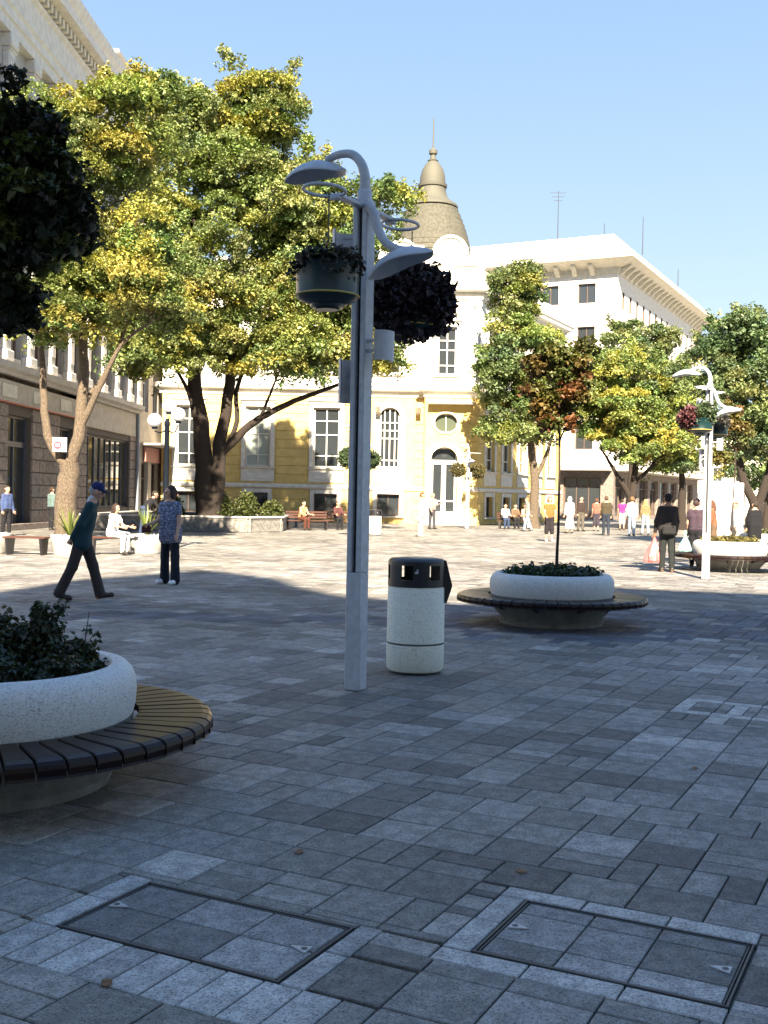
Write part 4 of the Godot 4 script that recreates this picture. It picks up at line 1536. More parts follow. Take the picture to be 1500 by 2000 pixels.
func white_building() -> void:
	var b := thing("office_building", "tall white office building with a wide bracketed eave, behind the trees", "building")
	var u := axis_u()
	var v := axis_v()
	var corner := Vector3(19.5, 0, -93.9)
	var W: Material = M.white_stucco
	var L := 26.0
	var R := 36.0
	var top := 21.6
	var A := Transform3D(Basis(u, Vector3.UP, -v), corner - u * L)
	var B := Transform3D(Basis(v, Vector3.UP, u), corner)
	var ha := []
	for k in 7:
		for f in 4:
			ha.append([L - 3.5 - k * 3.3, L - 1.9 - k * 3.3, 6.0 + f * 4.2 + (0.0), 8.2 + f * 4.2 - (0.5 if f == 3 else 0.0), 0])
	var hb := []
	for k in 14:
		for f in 4:
			var x := 1.6 + k * 2.4
			if f == 3:
				hb.append([x, x + 0.8, 18.2, 19.7, 0])
			else:
				hb.append([x, x + 1.1, 6.0 + f * 4.2, 8.2 + f * 4.2, 0])
	var mb := MB.new()
	mb.wall(L, top, 0.4, ha, 4.6)
	part(b, "wall", mb, W, A)
	mb = MB.new()
	mb.wall(R, top, 0.14, hb, 4.6)
	part(b, "street_wall", mb, W, B)
	for h in ha:
		window(b, A, h[0], h[1], h[2], h[3], [0.0, 0.5, 1.0], [0.0, 1.0], M.brown_frame, M.glass_dark, 0.25, 0.04)
	for h in hb:
		window(b, B, h[0], h[1], h[2], h[3], [0.0, 1.0], [0.0, 1.0], M.brown_frame, M.glass_dark, 0.09, 0.04)
	# dark ground floor with shop openings and a canopy
	for fr in [[A, L], [B, R]]:
		var shop := []
		var n := int(fr[1] / 4.2)
		for k in n:
			shop.append([0.6 + k * 4.2, 3.9 + k * 4.2, 0.3, 3.6, 0])
		mb = MB.new()
		mb.wall(fr[1], 4.6, 0.4, shop)
		part(b, "ground_floor_wall", mb, M.stone_1, fr[0])
		for h in shop:
			window(b, fr[0], h[0], h[1], h[2], h[3], [0.0, 0.33, 0.66, 1.0], [0.0, 0.75, 1.0], M.brown_frame, M.glass_dark, 0.3, 0.05, "shop_window")
		mb = MB.new()
		mb.box(Vector3(fr[1] * 0.5, 4.3, 0.75), Vector3(fr[1] - 0.2, 0.3, 1.5), 0.04)
		part(b, "canopy", mb, M.facade_cream, fr[0])
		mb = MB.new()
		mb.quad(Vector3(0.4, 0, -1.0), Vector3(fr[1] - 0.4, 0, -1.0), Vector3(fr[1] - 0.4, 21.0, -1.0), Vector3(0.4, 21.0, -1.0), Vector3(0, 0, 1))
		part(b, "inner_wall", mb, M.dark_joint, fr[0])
		mb = MB.new()
		mb.mould([Vector2(-0.4, 21.0), Vector2(0.12, 21.0), Vector2(0.12, 21.5), Vector2(1.55, 22.0), Vector2(1.7, 22.02), Vector2(1.7, 22.35), Vector2(-0.4, 22.4)], 0.0, fr[1], 0.0 if fr[1] == L else 1.0, 1.0 if fr[1] == L else 0.0)
		part(b, "eave", mb, M.cream_plaster, fr[0])
		for k in int(fr[1] / 1.55):
			mb = MB.new()
			mb.prism([Vector2(0.125, 21.45), Vector2(1.0, 21.78), Vector2(1.0, 21.62), Vector2(0.6, 21.3), Vector2(0.125, 20.9)], -0.2, 0.2, Transform3D(Basis(Vector3.UP, -PI / 2), Vector3(0.6 + k * 1.55, 0, 0)))
			part(b, "eave_bracket", mb, M.cream_plaster, fr[0])
	# pale hipped roof
	mb = MB.new()
	var p := []
	for q in [[-L, -1.7], [1.7, -1.7], [1.7, R], [-L, R]]:
		p.append(corner + u * q[0] + v * q[1] + Vector3.UP * 22.42)
	var s := []
	for q in [[-L, 0.6], [-0.6, 0.6], [-0.6, R], [-L, R]]:
		s.append(corner + u * q[0] + v * q[1] + Vector3.UP * 24.5)
	mb.quad(p[0], p[1], s[1], s[0], -v + Vector3.UP)
	mb.quad(p[1], p[2], s[2], s[1], u + Vector3.UP)
	mb.quad(s[0], s[1], s[2], s[3], Vector3.UP)
	mb.quad(p[2], p[3], s[3], s[2], v)
	mb.quad(p[3], p[0], s[0], s[3], -u)
	part(b, "roof", mb, M.roof_tin)
	mb = MB.new()
	mb.quad(corner + v * R, corner + v * R - u * L, corner + v * R - u * L + Vector3.UP * 22, corner + v * R + Vector3.UP * 22, v)
	mb.quad(corner - u * L, corner - u * L + v * R, corner - u * L + v * R + Vector3.UP * 22, corner - u * L + Vector3.UP * 22, -u)
	part(b, "back_wall", mb, W)
	for k in [[-5.2, 3.0, 5.0, 1], [1.0, 9.0, 3.5, 0], [-1.5, 5.0, 2.2, 0], [0.6, 26.0, 2.0, 0]]:
		mb = MB.new()
		var f: Vector3 = corner + u * (k[0] - 1.2) + v * k[1] + Vector3.UP * 24.4
		mb.tube([f, f + Vector3.UP * k[2]], [0.05, 0.03], 6)
		if k[3] == 1:
			for e in 3:
				var c: Vector3 = f + Vector3.UP * (k[2] - 0.15 - e * 0.35)
				mb.tube([c - Vector3.RIGHT * (0.7 - e * 0.15), c + Vector3.RIGHT * (0.7 - e * 0.15)], [0.025, 0.025], 5)
		part(b, "antenna", mb, M.antenna_grey)


func left_building() -> void:
	var b := thing("classical_building", "shaded classical building along the left with pilasters and a dentilled cornice", "building")
	var dir := Vector3(0.0256, 0, -1).normalized()
	var out := Vector3.UP.cross(dir) * -1.0
	var T := Transform3D(Basis(dir, Vector3.UP, out), Vector3(-15.6, 0, 0) + dir * 36.0)
	var L := 25.8
	var S: Material = M.grey_stone
	# openings along the wall; x = distance from the viewer - 36
	var holes := [[0.8, 3.4, 0.1, 4.5, 0], [6.2, 8.9, 0.1, 4.5, 0], [12.4, 14.6, 0.1, 4.4, 0], [16.4, 24.4, 0.75, 4.35, 0]]
	var mb := MB.new()
	mb.wall(L, 4.9, 0.4, holes)
	part(b, "ground_floor_wall", mb, M.dark_joint, T)
	# rusticated piers of separate stones
	for seg in [[0.0, 0.8], [3.4, 6.2], [8.9, 12.4], [14.6, 16.4], [24.4, L]]:
		var w: float = seg[1] - seg[0]
		for row in 9:
			var y := 0.25 + row * 0.515
			var n := maxi(1, roundi(w / 0.95))
			var off := 0.5 if row % 2 == 1 and n > 1 else 0.0
			for k in n + (1 if off > 0.0 else 0):
				var x0: float = clampf(seg[0] + (k - off) * w / n, seg[0], seg[1])
				var x1: float = clampf(seg[0] + (k + 1 - off) * w / n, seg[0], seg[1])
				if x1 - x0 < 0.1:
					continue
				mb = MB.new()
				mb.box(Vector3((x0 + x1) * 0.5, y + 0.257, 0.03), Vector3(x1 - x0 - 0.03, 0.485, 0.10), 0.02)
				part(b, "stone", mb, M["stone_%d" % (rng.randi() % 4)], T)
	mb = MB.new()
	mb.box(Vector3(L * 0.5, 0.125, 0.06), Vector3(L, 0.25, 0.2), 0.02)
	part(b, "plinth", mb, M.stone_1, T)
	for h in holes:
		if h[2] < 0.5:
			window(b, T, h[0], h[1], h[2], 3.4, [0.0, 0.5, 1.0], [0.0, 1.0], M.blue_frame, M.glass_dark, 0.25, 0.06, "door")
			window(b, T, h[0], h[1], 3.4, h[3], [0.0, 0.5, 1.0], [0.0, 1.0], M.blue_frame, M.glass_dark, 0.25, 0.05, "transom_window")
		else:
			window(b, T, h[0], h[1], h[2], h[3], [0.0, 0.125, 0.25, 0.375, 0.5, 0.625, 0.75, 0.875, 1.0], [0.0, 1.0], M.blue_frame, M.glass_warm, 0.2, 0.05, "shop_window")
	# fascia boards, ledge
	mb = MB.new()
	mb.box(Vector3(8.0, 5.35, 0.09), Vector3(15.6, 0.82, 0.14), 0.02)
	part(b, "fascia", mb, M.facade_cream, T)
	mb = MB.new()
	mb.box(Vector3(8.0, 4.92, 0.13), Vector3(15.6, 0.06, 0.2), 0.01)
	part(b, "fascia_line", mb, M.red_line, T)
	for k in 3:
		mb = MB.new()
		mb.box(Vector3(6.0 + k * 3.4, 5.35, 0.18), Vector3(1.5, 0.5, 0.05), 0.01)
		part(b, "name_board", mb, M.cream_plaster, T)
	mb = MB.new()
	mb.box(Vector3(20.8, 5.3, 0.05), Vector3(9.6, 1.3, 0.12), 0.03)
	part(b, "fascia", mb, M.facade_cream, T)
	mb = MB.new()
	mb.mould(raised([Vector2(0, 0), Vector2(0.25, 0.0), Vector2(0.3, 0.12), Vector2(0.5, 0.2), Vector2(0.55, 0.42), Vector2(0, 0.5)], 5.95), 0, L)
	part(b, "ledge", mb, S, T)
	# upper storeys: tall windows between pilasters
	var uh := []
	var nb := 10
	var bay := L / nb
	for k in nb:
		var x := bay * k
		uh.append([x + 0.75, x + bay - 0.75 + 0.7, 6.7, 10.0, 0])
		uh.append([x + 0.75, x + bay - 0.75 + 0.7, 11.4, 14.6, 0])
		uh.append([x + 0.75, x + bay - 0.75 + 0.7, 15.4, 17.4, 0])
	mb = MB.new()
	mb.wall(L, 18.6, 0.4, uh, 6.4)
	part(b, "upper_wall", mb, S, T)
	for h in uh:
		window(b, T, h[0], h[1], h[2], h[3], [0.0, 0.5, 1.0], [0.0, 0.3, 1.0], M.brown_frame, M.curtain if h[2] < 8.0 else M.glass_dark, 0.28, 0.05)
	for k in nb + 1:
		var x := bay * k + 0.35 if k < nb else L - 0.36
		mb = MB.new()
		mb.box(Vector3(x, 12.5, 0.14), Vector3(0.62, 11.4, 0.3), 0.04)
		mb.box(Vector3(x, 6.65, 0.17), Vector3(0.8, 0.4, 0.42), 0.04)
		mb.box(Vector3(x, 18.35, 0.18), Vector3(0.82, 0.5, 0.44), 0.05)
		mb.box(Vector3(x, 18.02, 0.16), Vector3(0.72, 0.1, 0.38), 0.03)
		for f in 3:
			mb.box(Vector3(x - 0.18 + f * 0.18, 12.5, 0.30), Vector3(0.08, 10.6, 0.03), 0.012)
		part(b, "pilaster", mb, M.white_stucco, T)
	mb = MB.new()
	mb.mould([Vector2(0, 18.6), Vector2(0.34, 18.6), Vector2(0.34, 19.0), Vector2(0.42, 19.05), Vector2(0.42, 19.4), Vector2(0.5, 19.5), Vector2(0.38, 19.52), Vector2(0.38, 20.6), Vector2(0.5, 20.7), Vector2(0.5, 20.85), Vector2(0, 20.85)], 0, L, 0, 0.3)
	part(b, "entablature", mb, M.white_stucco, T)
	for k in 52:
		mb = MB.new()
		mb.box(Vector3(0.25 + k * L / 52.0, 21.05, 0.45), Vector3(0.26, 0.36, 0.5), 0.02)
		part(b, "dentil", mb, M.cream_plaster, T)
	mb = MB.new()
	mb.mould([Vector2(0, 20.85), Vector2(0.3, 20.85), Vector2(0.3, 21.25), Vector2(1.05, 21.3), Vector2(1.05, 21.7), Vector2(1.2, 21.95), Vector2(1.25, 22.2), Vector2(0, 22.4)], 0, L + 0.3, 0, 0.6)
	part(b, "cornice", mb, M.white_stucco, T)
	mb = MB.new()
	mb.box(Vector3(L - 1.6, 23.4, -2.0), Vector3(5.0, 2.0, 3.4), 0.05)
	mb.box(Vector3(L - 1.6, 24.5, -2.0), Vector3(5.4, 0.25, 3.8), 0.05)
	part(b, "roof_house", mb, S, T)
	mb = MB.new()
	mb.quad(Vector3(0, 0, 0), Vector3(0, 22.2, 0), Vector3(0, 22.2, -14), Vector3(0, 0, -14), Vector3.LEFT)
	mb.quad(Vector3(L, 0, 0), Vector3(L, 22.2, 0), Vector3(L, 22.2, -14), Vector3(L, 0, -14), Vector3.RIGHT)
	mb.quad(Vector3(0, 0, -14), Vector3(L, 0, -14), Vector3(L, 22.2, -14), Vector3(0, 22.2, -14), Vector3.FORWARD)
	mb.quad(Vector3(0, 0, -1.2), Vector3(L, 0, -1.2), Vector3(L, 22.0, -1.2), Vector3(0, 22.0, -1.2), Vector3(0, 0, 1))
	part(b, "side_walls", mb, M.facade_cream, T)
	mb = MB.new()
	mb.quad(Vector3(0, 22.2, 0), Vector3(L, 22.2, 0), Vector3(L, 22.2, -14), Vector3(0, 22.2, -14), Vector3.UP)
	part(b, "roof", mb, M.lead, T)
	mb = MB.new()
	mb.tube([Vector3(L - 0.25, 0.1, 0.2), Vector3(L - 0.25, 20.6, 0.2)], [0.09, 0.09], 10)
	part(b, "downpipe", mb, M.pipe, T)
	# shop building next along
	var c := thing("shop_building", "lower shaded shop building with a red sign, behind the globe lamp", "building")
	var K := Transform3D(Basis(dir, Vector3.UP, out), Vector3(-15.4, 0, 0) + dir * 61.9)
	var l2 := 12.5
	var sh := []
	for k in 5:
		sh.append([0.5 + k * 2.4, 2.1 + k * 2.4, 0.2, 3.3, 0])
		sh.append([0.6 + k * 2.4, 2.0 + k * 2.4, 6.2, 8.6, 0])
		sh.append([0.6 + k * 2.4, 2.0 + k * 2.4, 10.2, 12.6, 0])
	mb = MB.new()
	mb.wall(l2, 14.0, 0.4, sh)
	mb.quad(Vector3(l2, 0, 0), Vector3(l2, 14, 0), Vector3(l2, 14, -12), Vector3(l2, 0, -12), Vector3.RIGHT)
	part(c, "wall", mb, M.facade_cream, K)
	for h in sh:
		window(c, K, h[0], h[1], h[2], h[3], [0.0, 0.5, 1.0], [0.0, 0.7, 1.0], M.white_trim if h[2] > 5.0 else M.brown_frame, M.glass_dark, 0.25, 0.05, "window" if h[2] > 5.0 else "shop_door")
	mb = MB.new()
	mb.box(Vector3(6.2, 4.3, 0.5), Vector3(12.0, 0.12, 1.3), 0.02)
	part(c, "canopy", mb, M.grey_stone, K)
	mb = MB.new()
	mb.box(Vector3(5.0, 3.75, 0.12), Vector3(8.5, 0.85, 0.14), 0.02)
	var sg := part(c, "shop_sign", mb, M.sign_pink, K)
	sg.set_meta("label", "faded pink and red shop sign")
	mb = MB.new()
	mb.box(Vector3(6.5, 3.75, 0.2), Vector3(2.6, 0.6, 0.03), 0.005)
	part(sg, "red_panel", mb, M.sign_red)
	mb = MB.new()
	mb.mould(raised(CORNICE, 13.6), 0, l2, 0, 1.0)
	part(c, "cornice", mb, M.grey_stone, K)
	mb = MB.new()
	mb.quad(Vector3(0, 14.0, 0), Vector3(l2, 14.0, 0), Vector3(l2, 14.0, -12), Vector3(0, 14.0, -12), Vector3.UP)
	part(c, "roof", mb, M.lead, K)


func far_buildings() -> void:
	# closes the far end of the street on the right
	for k in [[Vector3(44, 0, -150), 26.0, 11.0, "pale far building closing the street behind the right-hand trees"], [Vector3(74, 0, -140), 24.0, 14.0, "far building at the right edge behind the big tree"], [Vector3(-24, 0, -96), 20.0, 13.0, "far house behind the yellow building at the left"]]:
		var b := thing("far_building", k[3], "building", k[0], 0, "far buildings")
		var holes := []
		var w: float = k[1]
		var h: float = k[2]
		for i in int(w / 3.2):
			for j in int(h / 3.6):
				holes.append([0.9 + i * 3.2, 2.3 + i * 3.2, 1.0 + j * 3.5, 2.9 + j * 3.5, 0])
		var T := Transform3D(Basis(), Vector3(-w * 0.5, 0, 0))
		var mb := MB.new()
		mb.wall(w, h, 0.3, holes)
		part(b, "wall", mb, M.cream_plaster, T)
		for q in holes:
			window(b, T, q[0], q[1], q[2], q[3], [0.0, 0.5, 1.0], [0.0, 1.0], M.white_trim, M.glass_dark, 0.2, 0.05)
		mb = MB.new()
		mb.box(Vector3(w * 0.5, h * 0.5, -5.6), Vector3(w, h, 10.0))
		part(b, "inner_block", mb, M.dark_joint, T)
		mb = MB.new()
		mb.prism([Vector2(0.5, h + 0.002), Vector2(-11.2, h + 0.002), Vector2(-5.4, h + 2.6)], -w * 0.5 - 0.4, w * 0.5 + 0.4, Transform3D(Basis(Vector3.UP, -PI / 2), Vector3(w * 0.5, 0, 0)))
		part(b, "roof", mb, M.roof_brown, T)


func houses_behind() -> void:
	# the row of houses behind the viewer; its roofline throws the shade over the near half of the square
	var b := thing("house_row", "row of houses behind the viewer with a gable, shading the near paving", "building")
	var k := tan(deg_to_rad(SUN_HEIGHT)) / cos(deg_to_rad(SUN_TURN))
	var zf := 20.0
	var edge := [[-45.0, 16.8], [-6.15, 16.8], [-5.95, 17.3], [-5.6, 19.5], [-3.7, 22.9], [-2.0, 21.0], [-1.35, 18.9], [-0.6, 17.5], [1.2, 16.7], [3.9, 17.0], [4.0, 20.5], [5.1, 20.0], [6.9, 19.6], [30.0, 19.0]]
	var poly := [Vector2(-44, 0), Vector2(32, 0)]
	for i in range(edge.size() - 1, -1, -1):
		poly.append(Vector2(edge[i][0] + tan(deg_to_rad(SUN_TURN)) * (zf + edge[i][1]), (zf + edge[i][1]) * k))
	var mb := MB.new()
	mb.prism(poly, zf, zf + 9.0)
	part(b, "wall", mb, M.cream_plaster)
	var T := Transform3D(Basis(Vector3.UP, PI), Vector3(24, 0, zf - 0.02))
	for i in 16:
		for j in 4:
			var o := part(b, "window", unit_box, M.glass_dark)
			o.transform = Transform3D(Basis().scaled(Vector3(1.3, 2.0, 0.08)), Vector3(-28 + i * 3.6, 2.2 + j * 3.8, zf))


# ---------------------------------------------------------------- plants

func low_wall_bed() -> void:
	var t := thing("raised_bed", "long raised flower bed with a low concrete wall under the big tree", "flower bed")
	var P := [Vector3(-12.5, 0, -45.6), Vector3(-5.6, 0, -45.6), Vector3(-4.4, 0, -47.6), Vector3(-4.4, 0, -55.0), Vector3(-12.5, 0, -55.0)]
	for i in P.size():
		var a: Vector3 = P[i]
		var b: Vector3 = P[(i + 1) % P.size()]
		var d := (b - a).normalized()
		var T := Transform3D(Basis(d, Vector3.UP, d.cross(Vector3.UP)), a)
		var mb := MB.new()
		var l := a.distance_to(b)
		mb.box(Vector3(l * 0.5, 0.29, -0.13), Vector3(l + 0.2, 0.58, 0.24), 0.02)
		part(t, "wall", mb, M.bare_concrete, T)
		mb = MB.new()
		mb.box(Vector3(l * 0.5, 0.62, -0.13), Vector3(l + 0.26, 0.08, 0.34), 0.015)
		part(t, "coping", mb, M.grey_stone, T)
	var so := MB.new()
	so.quad(P[0] + Vector3.UP * 0.5, P[1] + Vector3.UP * 0.5, P[3] + Vector3.UP * 0.5, P[4] + Vector3.UP * 0.5, Vector3.UP)
	so.flat(P[1] + Vector3.UP * 0.5, P[2] + Vector3.UP * 0.5, P[3] + Vector3.UP * 0.5, Vector3.UP)
	part(t, "soil", so, M.soil)
	for k in [[Vector3(-7.15, 0.5, -47.2), 0.62, 1.15, "broad clipped bush beside the twin trunks in the raised bed"], [Vector3(-5.95, 0.5, -47.6), 0.42, 1.1, "narrow clipped bush, middle one in the raised bed"], [Vector3(-4.95, 0.5, -48.3), 0.42, 0.75, "small round bush at the right end of the raised bed"], [Vector3(-9.2, 0.5, -47.4), 0.5, 0.9, "clipped bush left of the twin trunks"]]:
		var s := thing("bush", k[3], "bush", k[0], 0, "clipped bushes in the raised bed")
		var spots := []
		for i in 420:
			var d := Vector3(rng.randfn(), absf(rng.randfn()), rng.randfn()).normalized()
			spots.append([Transform3D(any_turn(rng.randf_range(1.6, 2.6)), Vector3(d.x * k[1], 0.1 + d.y * k[2] * 0.9, d.z * k[1]) * rng.randf_range(0.85, 1.05)), shade(Color(0.06, 0.075, 0.018), 0.35)])
		scatter(s, "foliage", spots, small_leaf_mesh, M.leaf)
		var st := MB.new()
		st.tube([Vector3(0, -0.05, 0), Vector3(0, k[2] * 0.7, 0)], [0.05, 0.02], 6)
		part(s, "stem", st, M.bark)


func tree(called: String, label: String, at: Vector3, limbs: Array, lobes: Array, tones: Array, leaf := 1.0, per_pad := 46, bark := "bark", group := "trees round the square", pad := 1.0) -> void:
	# limbs: [[points], start radius, end radius]; lobes: [centre, radii, number of leaf pads]
	var t := thing(called, label, "tree", at, 0, group)
	var w := MB.new()
	var ends := []
	for i in limbs.size():
		var l: Array = limbs[i]
		var n := maxi(6, l[0].size() * 4)
		var pts := arc(l[0], n)
		for q in range(1, n):
			pts[q] += Vector3(rng.randf_range(-1, 1), 0, rng.randf_range(-1, 1)) * l[1] * 0.13
		var rad := taper(l[1], l[2], n)
		if i == 0:
			rad[0] *= 1.35
			rad[1] *= 1.1
		w.tube(pts, rad, 9 if l[1] > 0.1 else 6)
		for q in range(n / 3, n):
			ends.append(pts[q])
	var spots := []
	var twigs := MB.new()
	for lobe in lobes:
		for i in lobe[2]:
			var d := Vector3(rng.randfn(), rng.randfn(), rng.randfn()).normalized() * pow(rng.randf_range(0.12, 1.0), 0.42)
			var c: Vector3 = lobe[0] + d * lobe[1]
			var r := rng.randf_range(0.55, 1.15) * pad
			var near: Vector3 = ends[0]
			for e: Vector3 in ends:
				if e.distance_squared_to(c) < near.distance_squared_to(c):
					near = e
			if near.distance_to(c) < 5.0 * pad or rng.randf() < 0.3:
				twigs.tube([near, near.lerp(c, 0.5) + Vector3(0, 0.15 * pad, 0), c], [0.035 * pad, 0.022 * pad, 0.008 * pad], 4, false)
			if i % 3 == 0:
				ends.append(c)
			var tone: Color = tones[rng.randi() % tones.size()]
			tone = shade(tone, 0.22)
			var outw := Vector3(d.x, 0.25, d.z).normalized()
			if rng.randf() < 0.3:
				# a shoot standing out of the crown
				var dir := (d * Vector3(1, 0.6, 1) + Vector3(0, 0.55, 0)).normalized()
				var long := r * rng.randf_range(0.8, 1.6)
				for k in per_pad * 2 / 3:
					var f := rng.randf()
					var p := dir * long * f + Vector3(rng.randfn(), rng.randfn(), rng.randfn()) * r * 0.30 * (1.1 - f * 0.75)
					spots.append([Transform3D(any_turn(leaf * rng.randf_range(0.75, 1.25), 1.1), c + p), shade(tone, 0.25)])
				twigs.tube([c, c + dir * long], [0.012 * pad, 0.005 * pad], 4, false)
				continue
			for k in per_pad:
				var a := rng.randf() * TAU
				var q := sqrt(rng.randf())
				var p := Vector3(cos(a) * q * r, 0.26 * r * (1.0 - q * q) + rng.randfn() * 0.13 * r, sin(a) * q * r)
				p += outw * rng.randf() * 0.25 * r
				p.y -= q * q * 0.22 * r
				spots.append([Transform3D(any_turn(leaf * rng.randf_range(0.75, 1.25), 0.75), c + p), shade(tone, 0.25)])
	part(t, "trunk", w, M[bark])
	part(t, "twigs", twigs, M.twig)
	scatter(t, "crown", spots, leaf_mesh, M.leaf)


func trees() -> void:
	var lime := [Color(0.240, 0.279, 0.080), Color(0.186, 0.241, 0.080), Color(0.292, 0.308, 0.108), Color(0.141, 0.202, 0.070), Color(0.335, 0.318, 0.080), Color(0.213, 0.260, 0.108)]
	var deep := [Color(0.125, 0.184, 0.080), Color(0.160, 0.212, 0.090), Color(0.203, 0.241, 0.108), Color(0.106, 0.163, 0.080)]
	var gold := [Color(0.371, 0.346, 0.080), Color(0.284, 0.318, 0.090), Color(0.231, 0.288, 0.090), Color(0.177, 0.251, 0.080)]
	# left tree, forked low down behind the benches
	tree("plane_tree", "forked tree with a white sign on its trunk, behind the walking man", Vector3(-9.5, 0, -33.0), [
		[[Vector3(0, -0.05, 0), Vector3(-0.02, 1.2, 0), Vector3(0.05, 2.4, 0)], 0.36, 0.30],
		[[Vector3(0.05, 2.3, 0), Vector3(0.38, 3.5, 0.1), Vector3(0.42, 5.5, 0), Vector3(0.2, 8.5, -0.2), Vector3(0.5, 11.5, 0)], 0.20, 0.05],
		[[Vector3(-0.02, 2.3, 0), Vector3(-0.6, 3.3, 0.1), Vector3(-0.82, 5.4, 0.0), Vector3(-0.9, 7.6, 0.3)], 0.15, 0.05],
		[[Vector3(0.3, 3.3, 0.05), Vector3(0.95, 4.6, 0.3), Vector3(1.7, 5.9, 0.6), Vector3(2.6, 6.6, 0.7)], 0.12, 0.03],
		[[Vector3(0.4, 4.2, 0.0), Vector3(1.1, 5.3, -0.3), Vector3(1.6, 7.2, -0.6), Vector3(1.5, 10.5, -0.6)], 0.10, 0.03]],
		[[Vector3(0.3, 9.85, 0), Vector3(2.1, 3.0, 2.4), 85], [Vector3(1.3, 12.6, 0), Vector3(1.7, 1.3, 1.8), 34], [Vector3(-0.2, 6.7, 0.6), Vector3(1.25, 0.8, 1.3), 20], [Vector3(1.95, 7.6, 0.3), Vector3(1.6, 1.5, 1.7), 38], [Vector3(2.6, 13.6, 0), Vector3(0.55, 0.4, 0.5), 5], [Vector3(-1.1, 12.0, 0), Vector3(1.0, 1.2, 1.2), 14]], lime, 0.5, 115, "bark_pale", "trees round the square", 0.85)
	# the large tree in the raised bed
	tree("plane_tree", "largest tree with twin trunks and a long limb, in the raised bed", Vector3(-7.45, 0.5, -46.7), [
		[[Vector3(0, -0.1, 0), Vector3(-0.1, 0.8, 0), Vector3(-0.18, 1.6, 0), Vector3(-0.35, 3.6, 0), Vector3(-0.6, 5.6, 0.1), Vector3(-0.9, 9, 0), Vector3(-0.8, 14, 0)], 0.46, 0.07],
		[[Vector3(0.15, 0.0, 0), Vector3(0.42, 1.6, 0), Vector3(0.42, 3.2, 0), Vector3(0.75, 5.2, 0), Vector3(1.0, 9, -0.2), Vector3(1.7, 14.5, 0), Vector3(1.9, 17.3, 0)], 0.32, 0.05],
		[[Vector3(0.42, 2.7, 0), Vector3(1.1, 3.4, 0.2), Vector3(2.0, 4.2, 0.3), Vector3(3.5, 5.0, 0.4), Vector3(5.0, 5.6, 0.4), Vector3(6.5, 6.2, 0.3)], 0.20, 0.05],
		[[Vector3(0.75, 3.1, 0), Vector3(1.15, 4.2, 0), Vector3(1.1, 5.6, -0.2), Vector3(2.0, 7.5, -0.3), Vector3(4.0, 9.5, 0)], 0.12, 0.04],
		[[Vector3(2.1, 4.2, 0.3), Vector3(2.5, 5.2, 0.2), Vector3(3.0, 6.6, 0)], 0.08, 0.03],
		[[Vector3(-0.4, 3.8, 0), Vector3(-0.9, 5.4, 0.4), Vector3(-2.0, 7.4, 0.6)], 0.12, 0.04]],
		[[Vector3(0.0, 11.4, 0), Vector3(4.0, 4.6, 3.8), 150], [Vector3(2.0, 17.2, 0), Vector3(1.25, 1.6, 1.4), 36], [Vector3(-0.9, 16.2, 0), Vector3(2.4, 1.4, 2.4), 46], [Vector3(3.8, 13.2, 0), Vector3(1.9, 2.5, 2.2), 44], [Vector3(4.5, 8.9, 0.4), Vector3(2.7, 2.3, 2.4), 66], [Vector3(6.6, 7.2, 0.3), Vector3(1.9, 1.1, 1.6), 30], [Vector3(2.6, 6.8, 1.2), Vector3(3.0, 1.1, 2.0), 46], [Vector3(-1.8, 7.3, 1.0), Vector3(2.0, 1.8, 2.0), 40], [Vector3(7.0, 13.7, 0), Vector3(0.8, 0.6, 0.7), 7], [Vector3(5.6, 11.5, 0), Vector3(1.2, 1.4, 1.2), 16]], lime, 0.68, 115, "bark", "trees round the square", 1.15)
	# trees along the street on the right
	tree("street_tree", "tall pale green tree right of the domed tower", Vector3(8.3, 0, -61.0), [
		[[Vector3(0, -0.05, 0), Vector3(0.0, 1.6, 0), Vector3(-0.05, 3.0, 0), Vector3(-0.5, 6.5, 0), Vector3(-0.9, 11, 0)], 0.30, 0.06], [[Vector3(0, 2.6, 0), Vector3(0.7, 4.4, 0.2), Vector3(1.3, 7, 0.2)], 0.14, 0.04]],
		[[Vector3(-0.9, 9.0, 0), Vector3(2.1, 4.2, 2.2), 95], [Vector3(-1.2, 13.2, 0), Vector3(1.1, 1.5, 1.2), 20], [Vector3(0.8, 8.0, 0.3), Vector3(1.6, 2.4, 1.6), 34], [Vector3(-1.2, 5.6, 0.5), Vector3(1.8, 1.2, 1.5), 22]], lime + deep, 0.78, 80, "bark_pale")
	tree("street_tree", "rounded yellow tree beyond the strollers on the right", Vector3(14.0, 0, -63.0), [
		[[Vector3(0, -0.05, 0), Vector3(0.1, 1.6, 0), Vector3(0.3, 2.8, 0), Vector3(0.4, 5.5, 0)], 0.32, 0.08], [[Vector3(0.1, 1.8, 0), Vector3(-0.7, 3.0, 0.2), Vector3(-1.7, 4.6, 0.2)], 0.18, 0.05], [[Vector3(0.3, 2.6, 0), Vector3(1.2, 3.6, 0.2), Vector3(2.2, 4.6, 0.2)], 0.14, 0.04]],
		[[Vector3(-0.8, 7.6, 0), Vector3(2.6, 2.9, 2.4), 95], [Vector3(0.6, 5.0, 0.4), Vector3(2.6, 1.2, 1.8), 44]], gold, 0.78, 80)
	tree("street_tree", "darker tall tree behind the yellow one on the right", Vector3(17.0, 0, -76.0), [
		[[Vector3(0, -0.05, 0), Vector3(0.0, 3.0, 0), Vector3(0.2, 9.0, 0)], 0.32, 0.08]],
		[[Vector3(0.0, 11.9, 0), Vector3(2.9, 2.0, 2.4), 48], [Vector3(0.6, 8.5, 0), Vector3(3.2, 2.6, 2.4), 50]], deep, 0.85, 66)
